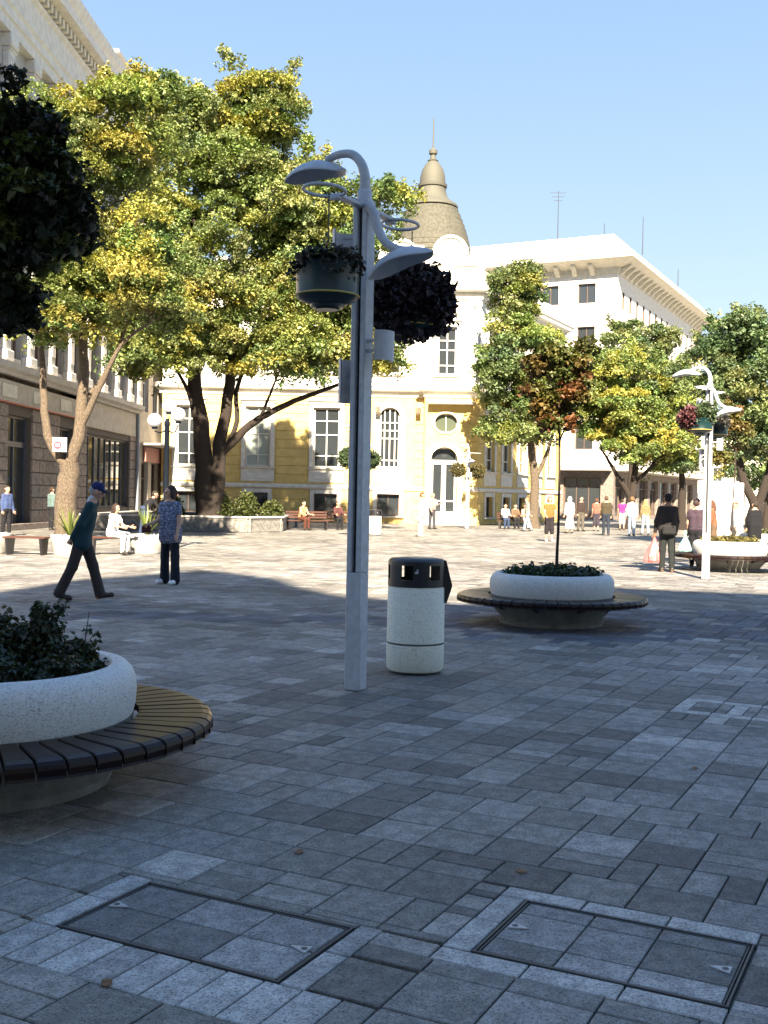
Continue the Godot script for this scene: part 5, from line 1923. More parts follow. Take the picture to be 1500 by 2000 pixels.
	tree("street_tree", "green tree left of the sunlit lamp, over the dark shopfront", Vector3(17.3, 0, -64.0), [
		[[Vector3(0, -0.05, 0), Vector3(0.0, 2.6, 0), Vector3(-0.2, 6.0, 0)], 0.28, 0.07]],
		[[Vector3(-0.5, 7.0, 0), Vector3(2.1, 3.2, 2.2), 80], [Vector3(-0.6, 4.2, 0.5), Vector3(1.9, 0.9, 1.4), 22]], deep + gold, 0.78, 76)
	tree("street_tree", "dark forked tree at the right edge behind the seated people", Vector3(13.1, 0, -39.0), [
		[[Vector3(0, -0.05, 0), Vector3(0.0, 1.0, 0), Vector3(0.1, 1.6, 0)], 0.30, 0.26], [[Vector3(0.05, 1.5, 0), Vector3(-0.45, 2.6, 0), Vector3(-0.75, 4.2, 0), Vector3(-0.8, 6.5, 0)], 0.17, 0.05], [[Vector3(0.1, 1.5, 0), Vector3(0.4, 2.5, 0.1), Vector3(0.7, 4.2, 0), Vector3(0.6, 6.5, 0)], 0.17, 0.05]],
		[[Vector3(-0.2, 5.7, 0), Vector3(1.8, 1.9, 1.8), 66], [Vector3(-0.5, 7.6, 0), Vector3(1.1, 0.9, 1.2), 22], [Vector3(0.9, 7.0, 0), Vector3(1.1, 1.0, 1.2), 20], [Vector3(-1.5, 6.9, 0), Vector3(0.8, 0.5, 0.8), 9], [Vector3(0.5, 3.9, 0.2), Vector3(1.3, 0.9, 1.2), 20]], deep, 0.56, 72, "bark", "trees round the square", 0.75)
	tree("street_tree", "far green tree low behind the white board on the right", Vector3(25.0, 0, -72.0), [
		[[Vector3(0, -0.05, 0), Vector3(0.0, 1.8, 0), Vector3(0.0, 4.0, 0)], 0.25, 0.07]],
		[[Vector3(0.0, 4.6, 0), Vector3(3.2, 2.2, 2.4), 60], [Vector3(3.2, 5.4, 0), Vector3(2.0, 2.4, 2.0), 30]], deep + gold, 0.85, 66)
	# saplings in the planters
	var rust := [Color(0.12, 0.085, 0.022), Color(0.10, 0.095, 0.022), Color(0.13, 0.09, 0.025), Color(0.075, 0.09, 0.022), Color(0.15, 0.07, 0.028), Color(0.09, 0.10, 0.025)]
	tree("sapling", "rust-leaved sapling growing from the shaded round planter", Vector3(2.25, 0.6, -14.25), [
		[[Vector3(0, -0.02, 0), Vector3(0.01, 0.9, 0), Vector3(0.0, 1.8, 0), Vector3(-0.05, 3.0, 0)], 0.022, 0.008], [[Vector3(0.0, 1.75, 0), Vector3(0.12, 2.1, 0.05), Vector3(0.26, 2.6, 0)], 0.012, 0.004], [[Vector3(0.0, 1.85, 0), Vector3(-0.14, 2.2, 0.0), Vector3(-0.33, 2.7, 0)], 0.012, 0.004]],
		[[Vector3(-0.07, 2.55, 0), Vector3(0.38, 0.55, 0.36), 34], [Vector3(0.0, 2.0, 0), Vector3(0.28, 0.3, 0.28), 10], [Vector3(0.22, 2.85, 0), Vector3(0.2, 0.25, 0.2), 6]], rust, 0.34, 20, "sapling_bark", "saplings in the planters", 0.17)
	tree("sapling", "sapling with near-black leaves over the near planter, at the left edge", Vector3(-2.15, 0.6, -6.0), [
		[[Vector3(0, -0.02, 0), Vector3(0.0, 0.9, 0), Vector3(0.0, 1.8, 0), Vector3(0.05, 3.0, 0)], 0.024, 0.008], [[Vector3(0.0, 1.95, 0), Vector3(0.16, 2.2, 0.05), Vector3(0.3, 2.6, 0)], 0.010, 0.004], [[Vector3(0.0, 1.7, 0), Vector3(-0.2, 2.1, 0.0), Vector3(-0.33, 2.6, 0)], 0.012, 0.004]],
		[[Vector3(0.10, 2.58, 0), Vector3(0.30, 0.40, 0.3), 95], [Vector3(0.15, 3.0, 0), Vector3(0.16, 0.10, 0.18), 16], [Vector3(0.0, 2.02, 0), Vector3(0.2, 0.2, 0.2), 20], [Vector3(0.40, 2.52, 0), Vector3(0.08, 0.12, 0.1), 6]], [Color(0.035, 0.045, 0.014), Color(0.025, 0.026, 0.012), Color(0.075, 0.085, 0.02), Color(0.02, 0.022, 0.012)], 0.28, 20, "sapling_bark", "saplings in the planters", 0.13)
	tree("sapling", "thin orange-stemmed sapling behind the sunlit lamp", Vector3(8.3, 0.66, -26.2), [
		[[Vector3(0, -0.02, 0), Vector3(0.0, 1.0, 0), Vector3(0.04, 2.1, 0), Vector3(0.0, 3.2, 0)], 0.025, 0.008]],
		[[Vector3(-0.1, 2.7, 0), Vector3(0.4, 0.6, 0.4), 20], [Vector3(-0.35, 2.0, 0), Vector3(0.2, 0.3, 0.2), 6]], [Color(0.14, 0.12, 0.03), Color(0.16, 0.10, 0.03)], 0.42, 12, "sapling_bark", "saplings in the planters", 0.2)


# ---------------------------------------------------------------- people

# tapered capsules [a, b, ra, rb, colour] joined smoothly and meshed as surface nets
func blob(mb: MB, bones: Array, cell: float, k: float) -> void:
	var lo := Vector3.ONE * 1e9
	var hi := Vector3.ONE * -1e9
	for b in bones:
		var r: float = maxf(b[2], b[3])
		lo = lo.min(b[0] - Vector3.ONE * r).min(b[1] - Vector3.ONE * r)
		hi = hi.max(b[0] + Vector3.ONE * r).max(b[1] + Vector3.ONE * r)
	lo -= Vector3.ONE * (cell * 2.5 + k * 0.5)
	hi += Vector3.ONE * (cell * 2.5 + k * 0.5)
	var nx := int((hi.x - lo.x) / cell) + 2
	var ny := int((hi.y - lo.y) / cell) + 2
	var nz := int((hi.z - lo.z) / cell) + 2
	var f := PackedFloat32Array()
	f.resize(nx * ny * nz)
	f.fill(1.0)
	var who := PackedInt32Array()
	who.resize(nx * ny * nz)
	var best := f.duplicate()
	for bi in bones.size():
		var b: Array = bones[bi]
		var a: Vector3 = b[0]
		var ab: Vector3 = b[1] - a
		var ra: float = b[2]
		var dr: float = b[3] - ra
		var ll := maxf(ab.length_squared(), 1e-9)
		var m := maxf(ra, b[3]) + cell * 2.2 + k
		var p0: Vector3 = ((a.min(b[1]) - Vector3.ONE * m - lo) / cell).floor()
		var p1: Vector3 = ((a.max(b[1]) + Vector3.ONE * m - lo) / cell).ceil()
		for y in range(maxi(0, int(p0.y)), mini(ny, int(p1.y) + 1)):
			for z in range(maxi(0, int(p0.z)), mini(nz, int(p1.z) + 1)):
				var at := (y * nz + z) * nx
				for x in range(maxi(0, int(p0.x)), mini(nx, int(p1.x) + 1)):
					var p := lo + Vector3(x, y, z) * cell - a
					var s := clampf(p.dot(ab) / ll, 0.0, 1.0)
					var d := (p - ab * s).length() - ra - dr * s
					if d < best[at + x]:
						best[at + x] = d
						who[at + x] = bi
					var e := f[at + x]
					var h := maxf(k - absf(d - e), 0.0) / k
					f[at + x] = minf(d, e) - h * h * k * 0.25
	var verts := {}
	var pos := PackedVector3Array()
	var owner_bone := PackedInt32Array()
	var sy := nz * nx
	var corner := [0, 1, nx, nx + 1, sy, sy + 1, sy + nx, sy + nx + 1]
	var off := [Vector3(0, 0, 0), Vector3(1, 0, 0), Vector3(0, 0, 1), Vector3(1, 0, 1), Vector3(0, 1, 0), Vector3(1, 1, 0), Vector3(0, 1, 1), Vector3(1, 1, 1)]
	var edges := [[0, 1], [2, 3], [4, 5], [6, 7], [0, 2], [1, 3], [4, 6], [5, 7], [0, 4], [1, 5], [2, 6], [3, 7]]
	var limit := cell * 2.0
	for y in ny - 1:
		for z in nz - 1:
			var at := (y * nz + z) * nx
			for x in nx - 1:
				var v0 := f[at + x]
				if v0 > limit or v0 < -limit:
					continue
				var mask := 0
				for q in 8:
					if f[at + x + corner[q]] < 0.0:
						mask |= 1 << q
				if mask == 0 or mask == 255:
					continue
				var sum := Vector3.ZERO
				var cnt := 0
				for e in edges:
					var fa := f[at + x + corner[e[0]]]
					var fb := f[at + x + corner[e[1]]]
					if (fa < 0.0) != (fb < 0.0):
						sum += off[e[0]].lerp(off[e[1]], fa / (fa - fb))
						cnt += 1
				verts[at + x] = pos.size()
				pos.append(lo + (Vector3(x, y, z) + sum / cnt) * cell)
				var wb := who[at + x]
				var wv := 9.0
				for q in 8:
					if best[at + x + corner[q]] < wv:
						wv = best[at + x + corner[q]]
						wb = who[at + x + corner[q]]
				owner_bone.append(wb)
	var nrm := PackedVector3Array()
	nrm.resize(pos.size())
	var faces := PackedInt32Array()
	for c in verts:
		for ax in [[1, nx, sy], [nx, sy, 1], [sy, 1, nx]]:
			var fa := f[c]
			var fb := f[c + ax[0]]
			if (fa < 0.0) == (fb < 0.0):
				continue
			var i1 = verts.get(c - ax[1])
			var i2 = verts.get(c - ax[1] - ax[2])
			var i3 = verts.get(c - ax[2])
			if i1 == null or i2 == null or i3 == null:
				continue
			var i0: int = verts[c]
			var quad := [i0, i1, i2, i3]
			var n := (pos[i1] - pos[i0]).cross(pos[i3] - pos[i0]) + (pos[i3] - pos[i2]).cross(pos[i1] - pos[i2])
			var way := Vector3(1, 0, 0) if ax[0] == 1 else (Vector3(0, 0, 1) if ax[0] == nx else Vector3(0, 1, 0))
			if fa > fb:
				way = -way
			if n.dot(way) < 0.0:
				n = -n
			for q in quad:
				nrm[q] += n
			for q in [i0, i1, i2, i0, i2, i3]:
				faces.append(q)
	for i in range(0, faces.size(), 3):
		var ia := faces[i]
		var ib := faces[i + 1]
		var ic := faces[i + 2]
		mb.col = bones[owner_bone[ia]][4]
		mb.tri(pos[ia], pos[ib], pos[ic], nrm[ia].normalized(), nrm[ib].normalized(), nrm[ic].normalized())


func hand(mb: MB, wrist: Vector3, dir: Vector3, side: Vector3, s: float, skin: Color, curl := 0.5) -> void:
	# palm and five fingers of different lengths, bent at the knuckles; side points to the thumb
	mb.col = skin
	var up := side.cross(dir).normalized()
	mb.tube([wrist - dir * 0.02 * s, wrist + dir * 0.03 * s, wrist + dir * 0.085 * s], [0.026 * s, 0.036 * s, 0.034 * s], 8)
	for i in 4:
		var l: float = [0.072, 0.082, 0.076, 0.058][i] * s
		var b := wrist + dir * 0.08 * s + side * (0.028 - i * 0.019) * s
		var m := b + (dir * cos(curl) + up * sin(curl)) * l * 0.5
		var e := m + (dir * cos(curl * 2.2) + up * sin(curl * 2.2)) * l * 0.5
		mb.tube([b, m, e], [0.0095 * s, 0.009 * s, 0.007 * s], 5)
	var tb := wrist + dir * 0.025 * s + side * 0.028 * s
	var tm := tb + (dir * 0.6 + side * 0.75 + up * 0.2).normalized() * 0.04 * s
	mb.tube([tb, tm, tm + (dir * 0.9 + side * 0.3 + up * 0.35).normalized() * 0.035 * s], [0.012 * s, 0.011 * s, 0.008 * s], 5)


func person(o: Dictionary) -> Dictionary:
	var H: float = o.get("h", 1.7)
	var s := H / 1.72
	var cell: float = o.get("cell", 0.03)
	var skin: Color = o.get("skin", Color(0.42, 0.25, 0.17))
	var top: Color = o.top
	var bottom: Color = o.bottom
	var shoe: Color = o.get("shoe", Color(0.03, 0.025, 0.02))
	var hairc: Color = o.get("hair", Color(0.03, 0.02, 0.015))
	var lean: float = deg_to_rad(o.get("lean", 2.0))
	var legs: Array = o.get("legs", [4.0, 3.0, -4.0, 3.0])
	var arms: Array = o.get("arms", [[5.0, 8.0, 12.0], [-3.0, 8.0, 12.0]])
	var fat: float = o.get("fat", 1.0)
	var t := thing("person", o.label, "person", o.at, o.get("yaw", 0.0), o.get("group", "people on the square"))
	var spine := Vector3(0, cos(lean), sin(lean))
	var pel := Vector3(0, 0.93, 0) * s
	var feet := []
	var low := 9.0
	var J := []
	for i in 2:
		var sd := 1.0 if i == 0 else -1.0
		var a := deg_to_rad(legs[i * 2])
		var b := a - deg_to_rad(legs[i * 2 + 1])
		var spread: float = o.get("spread", 0.02)
		var hip := pel + Vector3(sd * 0.085, -0.02, 0) * s
		var knee := hip + Vector3(sd * spread, -cos(a), sin(a)).normalized() * 0.43 * s
		var ank := knee + Vector3(sd * spread * 0.5, -cos(b), sin(b)).normalized() * 0.42 * s
		var c := clampf(b * 0.6, -0.5, 0.4)
		var toe := ank + Vector3(sd * 0.03, -0.035 + sin(c) * 0.12, cos(c) * 0.16) * s
		var heel := ank + Vector3(0, -0.04 - sin(c) * 0.03, -0.035) * s
		low = minf(low, minf(toe.y - 0.036 * s, heel.y - 0.036 * s))
		J.append([hip, knee, ank, toe, heel])
	var shift := -low
	if o.has("seat"):
		shift = o.seat + 0.115 * s - pel.y
	var lift := Vector3(0, shift, 0)
	pel += lift
	for j in J:
		for q in 5:
			j[q] += lift
	var waist := pel + spine * 0.17 * s
	var chest := pel + spine * 0.34 * s
	var should := pel + spine * 0.46 * s
	var neck := pel + spine * 0.53 * s
	var headdir := (spine + Vector3(0, 0.5, deg_to_rad(o.get("nod", 0.0)))).normalized()
	var face: float = deg_to_rad(o.get("look", 0.0))
	var head := neck + headdir * 0.145 * s + Vector3(0, 0, 0.015) * s
	var fw := Vector3(sin(face), -0.12 - deg_to_rad(o.get("nod", 0.0)) * 0.8, cos(face)).normalized()
	var fr := Vector3.UP.cross(fw).normalized()
	var fu := fw.cross(fr).normalized()
	var A := []
	for i in 2:
		var sd := 1.0 if i == 0 else -1.0
		var sw := deg_to_rad(arms[i][0])
		var ab := deg_to_rad(arms[i][1])
		var be := sw + deg_to_rad(arms[i][2])
		var sh := should + Vector3(sd * 0.165, -0.01, 0) * s
		var el := sh + Vector3(sd * sin(ab), -cos(sw) * cos(ab), sin(sw)).normalized() * 0.285 * s
		var inn: float = arms[i][3] if arms[i].size() > 3 else 0.0
		var fd := Vector3(sd * (sin(ab) * 0.3 - inn), -cos(be), sin(be)).normalized()
		A.append([sh, el, el + fd * 0.25 * s, fd])
	# skin: the whole body as one mesh; head on a finer grid
	var B := []
	for x in [-1.0, 1.0]:
		B.append([chest + Vector3(x * 0.06, 0, 0) * s, waist + Vector3(x * 0.05, 0, 0) * s, 0.088 * s, 0.08 * s, skin])
		B.append([waist + Vector3(x * 0.05, 0, 0) * s, pel + Vector3(x * 0.06, 0, 0) * s, 0.08 * s, 0.09 * s, skin])
		B.append([neck, should + Vector3(x * 0.14, 0, 0) * s, 0.05 * s, 0.05 * s, skin])
	B.append([neck - spine * 0.04 * s, head - headdir * 0.03 * s, 0.05 * s, 0.047 * s, skin])
	for j in J:
		B.append([j[0], j[1], 0.075 * s, 0.052 * s, skin])
		B.append([j[1], j[2], 0.05 * s, 0.036 * s, skin])
		B.append([j[4], j[3], 0.032 * s, 0.028 * s, skin])
		B.append([j[2], j[4], 0.034 * s, 0.03 * s, skin])
	for a in A:
		B.append([a[0], a[1], 0.046 * s, 0.038 * s, skin])
		B.append([a[1], a[2], 0.037 * s, 0.026 * s, skin])
	var mb := MB.new()
	blob(mb, B, cell, 0.04)
	var hb := []
	var dark := Color(0.02, 0.015, 0.012)
	hb.append([head + fu * 0.025 * s, head + fu * 0.02 * s - fw * 0.025 * s, 0.083 * s, 0.088 * s, skin])
	hb.append([head - fu * 0.02 * s + fw * 0.02 * s, head - fu * 0.075 * s + fw * 0.045 * s, 0.068 * s, 0.038 * s, skin])
	hb.append([head + fw * 0.088 * s, head + fw * 0.102 * s - fu * 0.03 * s, 0.012 * s, 0.016 * s, skin])
	for x in [-1.0, 1.0]:
		hb.append([head + fr * x * 0.085 * s + fu * 0.01 * s - fw * 0.005 * s, head + fr * x * 0.083 * s - fu * 0.03 * s, 0.016 * s, 0.013 * s, skin])
	if cell < 0.02:
		for x in [-1.0, 1.0]:
			hb.append([head + fr * x * 0.033 * s + fw * 0.078 * s + fu * 0.008 * s, head + fr * x * 0.035 * s + fw * 0.078 * s + fu * 0.008 * s, 0.013 * s, 0.013 * s, dark])
		hb.append([head - fr * 0.02 * s + fw * 0.077 * s - fu * 0.058 * s, head + fr * 0.02 * s + fw * 0.077 * s - fu * 0.058 * s, 0.011 * s, 0.011 * s, Color(0.3, 0.11, 0.09)])
	hb.append([head, neck, 0.05 * s, 0.05 * s, skin])
	blob(mb, hb, minf(cell, 0.02) * 0.6, 0.02)
	for i in 2:
		var sd := 1.0 if i == 0 else -1.0
		var fd: Vector3 = A[i][3]
		var th := Vector3(0, 0, 1)
		th = (th - fd * th.dot(fd)).normalized() if absf(fd.z) < 0.9 else Vector3.UP
		hand(mb, A[i][2], fd, th, s, skin, o.get("curl", 0.55))
	part(t, "body", mb, M.skin)
	# clothes
	var C := []
	for x in [-1.0, 1.0]:
		C.append([chest + Vector3(x * 0.075, 0, 0) * s, waist + Vector3(x * 0.065 * fat, 0, 0.012) * s, 0.108 * s, 0.108 * s * fat, top])
		C.append([waist + Vector3(x * 0.065 * fat, 0, 0.012) * s, pel + Vector3(x * 0.07 * fat, 0.02, 0) * s, 0.108 * s * fat, 0.122 * s * fat, top])
		C.append([should, should + Vector3(x * 0.15, 0, 0) * s, 0.072 * s, 0.062 * s, top])
		if o.get("long_top", 0.0) > 0.0:
			C.append([pel + Vector3(x * 0.07 * fat, 0, 0) * s, pel + Vector3(x * 0.08 * fat, -float(o.long_top), 0) * s, 0.122 * s * fat, 0.125 * s * fat, top])
	C.append([neck - spine * 0.06 * s, neck - spine * 0.015 * s, 0.07 * s, 0.055 * s, top])
	var sleeve: float = o.get("sleeve", 1.0)
	for a in A:
		if sleeve > 0.9:
			C.append([a[0], a[1], 0.064 * s, 0.056 * s, top])
			C.append([a[1], a[1].lerp(a[2], 0.94), 0.055 * s, 0.042 * s, top])
		elif sleeve > 0.0:
			C.append([a[0], a[0].lerp(a[1], sleeve), 0.064 * s, 0.062 * s, top])
	mb = MB.new()
	blob(mb, C, cell, 0.035)
	part(t, o.get("top_name", "shirt"), mb, M[o.get("top_mat", "cloth")])
	var lower: String = o.get("lower", "trousers")
	var L := []
	for j in J:
		for x in [-1.0, 1.0]:
			L.append([pel + Vector3(x * 0.07, 0.06, 0) * s, pel + Vector3(x * 0.07, -0.03, 0) * s, 0.106 * s, 0.112 * s, bottom])
		if lower == "dress":
			L.append([pel, (j[1] + j[2]) * 0.5, 0.12 * s, 0.12 * s, bottom])
		elif lower == "shorts":
			L.append([j[0], j[1], 0.10 * s, 0.085 * s, bottom])
			L.append([j[1], j[1].lerp(j[2], 0.35), 0.085 * s, 0.08 * s, bottom])
		else:
			var cuff: float = o.get("cuff", 0.062)
			L.append([j[0], j[1], 0.098 * s, 0.075 * s, bottom])
			L.append([j[1], j[1].lerp(j[2], 0.97) + Vector3(0, -0.01, 0), 0.074 * s, cuff * s, bottom])
	mb = MB.new()
	blob(mb, L, cell, 0.035)
	part(t, "skirt" if lower == "dress" else lower, mb, M.cloth)
	for j in J:
		mb = MB.new()
		blob(mb, [[j[4], j[3], 0.038 * s, 0.034 * s, shoe], [j[4] + Vector3(0, 0.03, 0) * s, j[4].lerp(j[3], 0.5) + Vector3(0, 0.02, 0) * s, 0.042 * s, 0.036 * s, shoe], [j[3], j[3] + Vector3(0, -0.002, 0.015) * s, 0.036 * s, 0.03 * s, shoe]], minf(cell, 0.02), 0.02)
		part(t, "shoe", mb, M.skin)
	# hair, cap
	var style: String = o.get("style", "short")
	if style != "bald":
		var hr := [[head + fu * 0.045 * s - fw * 0.02 * s, head + fu * 0.005 * s - fw * 0.045 * s, 0.088 * s, 0.082 * s, hairc]]
		if style == "long":
			hr.append([head - fw * 0.05 * s, neck - fw * 0.07 * s - spine * 0.05 * s, 0.08 * s, 0.06 * s, hairc])
			for x in [-1.0, 1.0]:
				hr.append([head + fr * x * 0.07 * s, neck + fr * x * 0.07 * s, 0.04 * s, 0.035 * s, hairc])
		elif style == "bob":
			for x in [-1.0, 1.0]:
				hr.append([head + fr * x * 0.07 * s - fw * 0.02 * s, head + fr * x * 0.07 * s - fu * 0.07 * s - fw * 0.03 * s, 0.045 * s, 0.04 * s, hairc])
			hr.append([head - fw * 0.05 * s, head - fw * 0.05 * s - fu * 0.08 * s, 0.075 * s, 0.06 * s, hairc])
		mb = MB.new()
		blob(mb, hr, minf(cell, 0.022) * 0.8, 0.02)
		part(t, "hair", mb, M.cloth)
	if o.has("cap"):
		mb = MB.new()
		var cb := [[head + fu * 0.055 * s - fw * 0.01 * s, head + fu * 0.05 * s - fw * 0.02 * s, 0.093 * s, 0.094 * s, o.cap]]
		for x in [-1.0, 0.0, 1.0]:
			cb.append([head + fu * 0.04 * s + fw * 0.06 * s + fr * x * 0.04 * s, head + fu * 0.03 * s + fw * (0.15 - absf(x) * 0.03) * s + fr * x * 0.035 * s, 0.02 * s, 0.012 * s, o.cap])
		blob(mb, cb, minf(cell, 0.02) * 0.8, 0.012)
		part(t, "cap", mb, M.cloth)
	if o.has("collar"):
		mb = MB.new()
		blob(mb, [[neck - spine * 0.02 * s - Vector3(0, 0, 0.02) * s, neck + spine * 0.03 * s - Vector3(0, 0, 0.01), 0.063 * s, 0.062 * s, o.collar]], 0.012, 0.02)
		part(t, "collar", mb, M.cloth)
	var T := t.transform
	return {"node": t, "hands": [T * (A[0][2] + A[0][3] * 0.08 * s), T * (A[1][2] + A[1][3] * 0.08 * s)], "pelvis": T * pel, "head": T * head}


func people() -> void:
	var sit := [86.0, 88.0, 82.0, 86.0]
	var lap := [[28.0, 6.0, 55.0], [28.0, 6.0, 55.0]]
	var dark := Color(0.007, 0.007, 0.009)
	var jeans := Color(0.03, 0.05, 0.11)
	var pale := Color(0.28, 0.36, 0.46)
	var white := Color(0.72, 0.72, 0.72)
	person({"label": "old man in a dark teal jacket and blue cap walking with hands behind his back", "at": Vector3(-4.42, 0, -16.15), "yaw": 96.0, "h": 1.75, "cell": 0.016, "top": Color(0.008, 0.045, 0.055), "top_name": "jacket", "long_top": 0.10, "fat": 0.98, "bottom": Color(0.045, 0.033, 0.03), "shoe": Color(0.03, 0.014, 0.012), "hair": Color(0.4, 0.38, 0.36), "cap": Color(0.008, 0.018, 0.10), "collar": white, "lean": 15.0, "nod": 16.0, "legs": [19.0, 4.0, -16.0, 10.0], "arms": [[-26.0, 8.0, -4.0, 0.6], [-24.0, 9.0, -8.0, 0.35]], "cuff": 0.078})
	var w := person({"label": "woman in a blue-grey patterned tunic and dark trousers looking up to the left", "at": Vector3(-3.72, 0, -19.2), "yaw": -28.0, "h": 1.70, "cell": 0.016, "top": Color(0.9, 0.9, 0.9), "top_mat": "print_cloth", "top_name": "tunic", "long_top": 0.12, "fat": 1.1, "sleeve": 0.45, "bottom": Color(0.006, 0.008, 0.02), "shoe": white, "hair": Color(0.05, 0.03, 0.022), "style": "bob", "look": -38.0, "nod": -8.0, "legs": [3.0, 2.0, -2.0, 2.0], "spread": 0.1, "arms": [[4.0, 12.0, 16.0], [14.0, 6.0, 62.0]], "cuff": 0.085})
	handbag(w.hands[1], 0.16, "small dark red purse held by the woman in the patterned tunic", Color(0.10, 0.012, 0.018), 0.05)
	person({"label": "girl in white sitting on the bench behind the walking man", "at": Vector3(-6.85, 0, -27.75), "yaw": 70.0, "h": 1.6, "top": white, "bottom": white, "lower": "trousers", "hair": Color(0.035, 0.018, 0.012), "style": "long", "seat": 0.45, "legs": sit, "arms": lap, "sleeve": 0.5, "lean": 10.0})
	person({"label": "person in a grey-green shirt by the shaded doorway at the far left", "at": Vector3(-13.3, 0, -44.0), "yaw": 150.0, "top": Color(0.10, 0.16, 0.16), "bottom": dark, "hair": Color(0.05, 0.02, 0.015)})
	person({"label": "person in black bending forward behind the spiky plant", "at": Vector3(-8.2, 0, -37.5), "yaw": 120.0, "h": 1.75, "top": dark, "bottom": jeans, "lean": 38.0, "arms": [[40.0, 5.0, 30.0], [35.0, 5.0, 30.0]], "legs": [12.0, 4.0, -8.0, 4.0]})
	person({"label": "person in blue at the left edge behind the tubs", "at": Vector3(-12.9, 0, -37.6), "yaw": 60.0, "top": Color(0.05, 0.08, 0.2), "bottom": dark})
	person({"label": "bare-armed person in tan sitting on the far bench beside the raised bed", "at": Vector3(-3.75, 0, -50.2), "yaw": 40.0, "top": Color(0.45, 0.24, 0.12), "bottom": Color(0.09, 0.025, 0.015), "seat": 0.45, "legs": sit, "arms": lap, "sleeve": 0.0, "lean": 14.0})
	person({"label": "person in a dark red top sitting just left of the foreground pole", "at": Vector3(-2.2, 0, -51.9), "yaw": 20.0, "top": Color(0.09, 0.03, 0.03), "bottom": dark, "seat": 0.45, "legs": sit, "arms": lap, "lean": 12.0})
	person({"label": "person dressed all in white left of the arched door", "at": Vector3(1.5, 0, -44.2), "yaw": 100.0, "h": 1.78, "top": white, "bottom": white, "shoe": Color(0.2, 0.18, 0.15), "hair": Color(0.14, 0.05, 0.02), "long_top": 0.3})
	person({"label": "person in a black and white striped top standing in front of the arched door", "at": Vector3(2.45, 0, -55.8), "yaw": 30.0, "h": 1.8, "top": Color(0.25, 0.22, 0.22), "bottom": Color(0.05, 0.05, 0.06), "hair": Color(0.3, 0.17, 0.07), "style": "bob", "arms": [[30.0, 6.0, 80.0], [10.0, 8.0, 30.0]]})
	var seats := [["person in white on the far bench, leftmost of those seated before the yellow wing", -0.55, white, jeans], ["person in brown on the far bench, middle of those seated before the yellow wing", 0.0, Color(0.14, 0.09, 0.05), dark], ["person in pink on the far bench, rightmost of those seated before the yellow wing", 0.55, Color(0.5, 0.25, 0.2), white]]
	for k in seats:
		person({"label": k[0], "at": Vector3(7.0, 0, -58.95) + Vector3(k[1] * 0.985, 0, -k[1] * 0.17), "yaw": 10.0, "top": k[2], "bottom": k[3], "seat": 0.45, "legs": sit, "arms": lap, "lean": 12.0})
	person({"label": "walker in a grey top and pale jeans in front of the far bench", "at": Vector3(7.2, 0, -55.2), "yaw": -80.0, "top": Color(0.3, 0.27, 0.25), "bottom": pale, "hair": Color(0.22, 0.12, 0.05), "legs": [16.0, 4.0, -14.0, 8.0], "sleeve": 0.5})
	person({"label": "person in an orange and white top and dark knee shorts", "at": Vector3(6.32, 0, -42.0), "yaw": 8.0, "top": Color(0.36, 0.11, 0.025), "bottom": Color(0.012, 0.01, 0.014), "lower": "shorts", "shoe": white, "hair": Color(0.16, 0.06, 0.02), "style": "bob", "sleeve": 0.4, "arms": [[12.0, 10.0, 50.0], [12.0, 10.0, 50.0]]})
	person({"label": "person in a long white robe right of the sapling stem", "at": Vector3(8.95, 0, -53.0), "yaw": 200.0, "h": 1.75, "top": white, "bottom": white, "lower": "dress", "hair": white, "style": "long"})
	person({"label": "person in dark brown behind the white-robed one", "at": Vector3(10.2, 0, -57.0), "yaw": 20.0, "h": 1.78, "top": Color(0.03, 0.016, 0.014), "bottom": Color(0.10, 0.09, 0.07)})
	person({"label": "person in a coral top and dark shorts under the trees", "at": Vector3(11.1, 0, -57.5), "yaw": 170.0, "top": Color(0.42, 0.10, 0.07), "bottom": Color(0.04, 0.035, 0.05), "lower": "shorts", "sleeve": 0.4, "hair": Color(0.1, 0.04, 0.02)})
	person({"label": "person in an olive jacket walking away under the trees", "at": Vector3(10.26, 0, -50.8), "yaw": 175.0, "h": 1.8, "top": Color(0.05, 0.036, 0.016), "bottom": Color(0.018, 0.024, 0.045), "hair": Color(0.08, 0.05, 0.03), "legs": [7.0, 2.0, -6.0, 5.0]})
	person({"label": "person in a magenta top farther off under the trees", "at": Vector3(13.2, 0, -61.0), "yaw": 170.0, "top": Color(0.42, 0.02, 0.18), "bottom": Color(0.45, 0.42, 0.42), "lower": "shorts", "sleeve": 0.4, "legs": [10.0, 3.0, -8.0, 5.0]})
	person({"label": "person in a white shirt and pale jeans walking away", "at": Vector3(11.4, 0, -50.6), "yaw": 165.0, "h": 1.8, "top": white, "bottom": pale, "hair": Color(0.2, 0.1, 0.04), "legs": [12.0, 3.0, -10.0, 8.0]})
	person({"label": "fair-haired person in a tan top and pale jeans walking away", "at": Vector3(12.5, 0, -52.6), "yaw": 185.0, "top": Color(0.22, 0.15, 0.07), "bottom": pale, "hair": Color(0.45, 0.32, 0.12), "style": "long", "legs": [12.0, 3.0, -10.0, 8.0]})
	var m := person({"label": "man in a dark grey jacket seen from behind, carrying bags by the sunlit planter", "at": Vector3(6.5, 0, -25.2), "yaw": 176.0, "h": 1.77, "cell": 0.02, "top": Color(0.016, 0.014, 0.014), "top_name": "jacket", "fat": 1.1, "bottom": Color(0.011, 0.012, 0.013), "hair": Color(0.004, 0.003, 0.003), "skin": Color(0.2, 0.11, 0.07), "arms": [[6.0, 14.0, 8.0], [10.0, 10.0, 20.0]]})
	carrier_bag(m.hands[0], "red plastic carrier bag hanging from the dark-jacketed man's hand", M.plastic_bag, 0.62, 0.46)
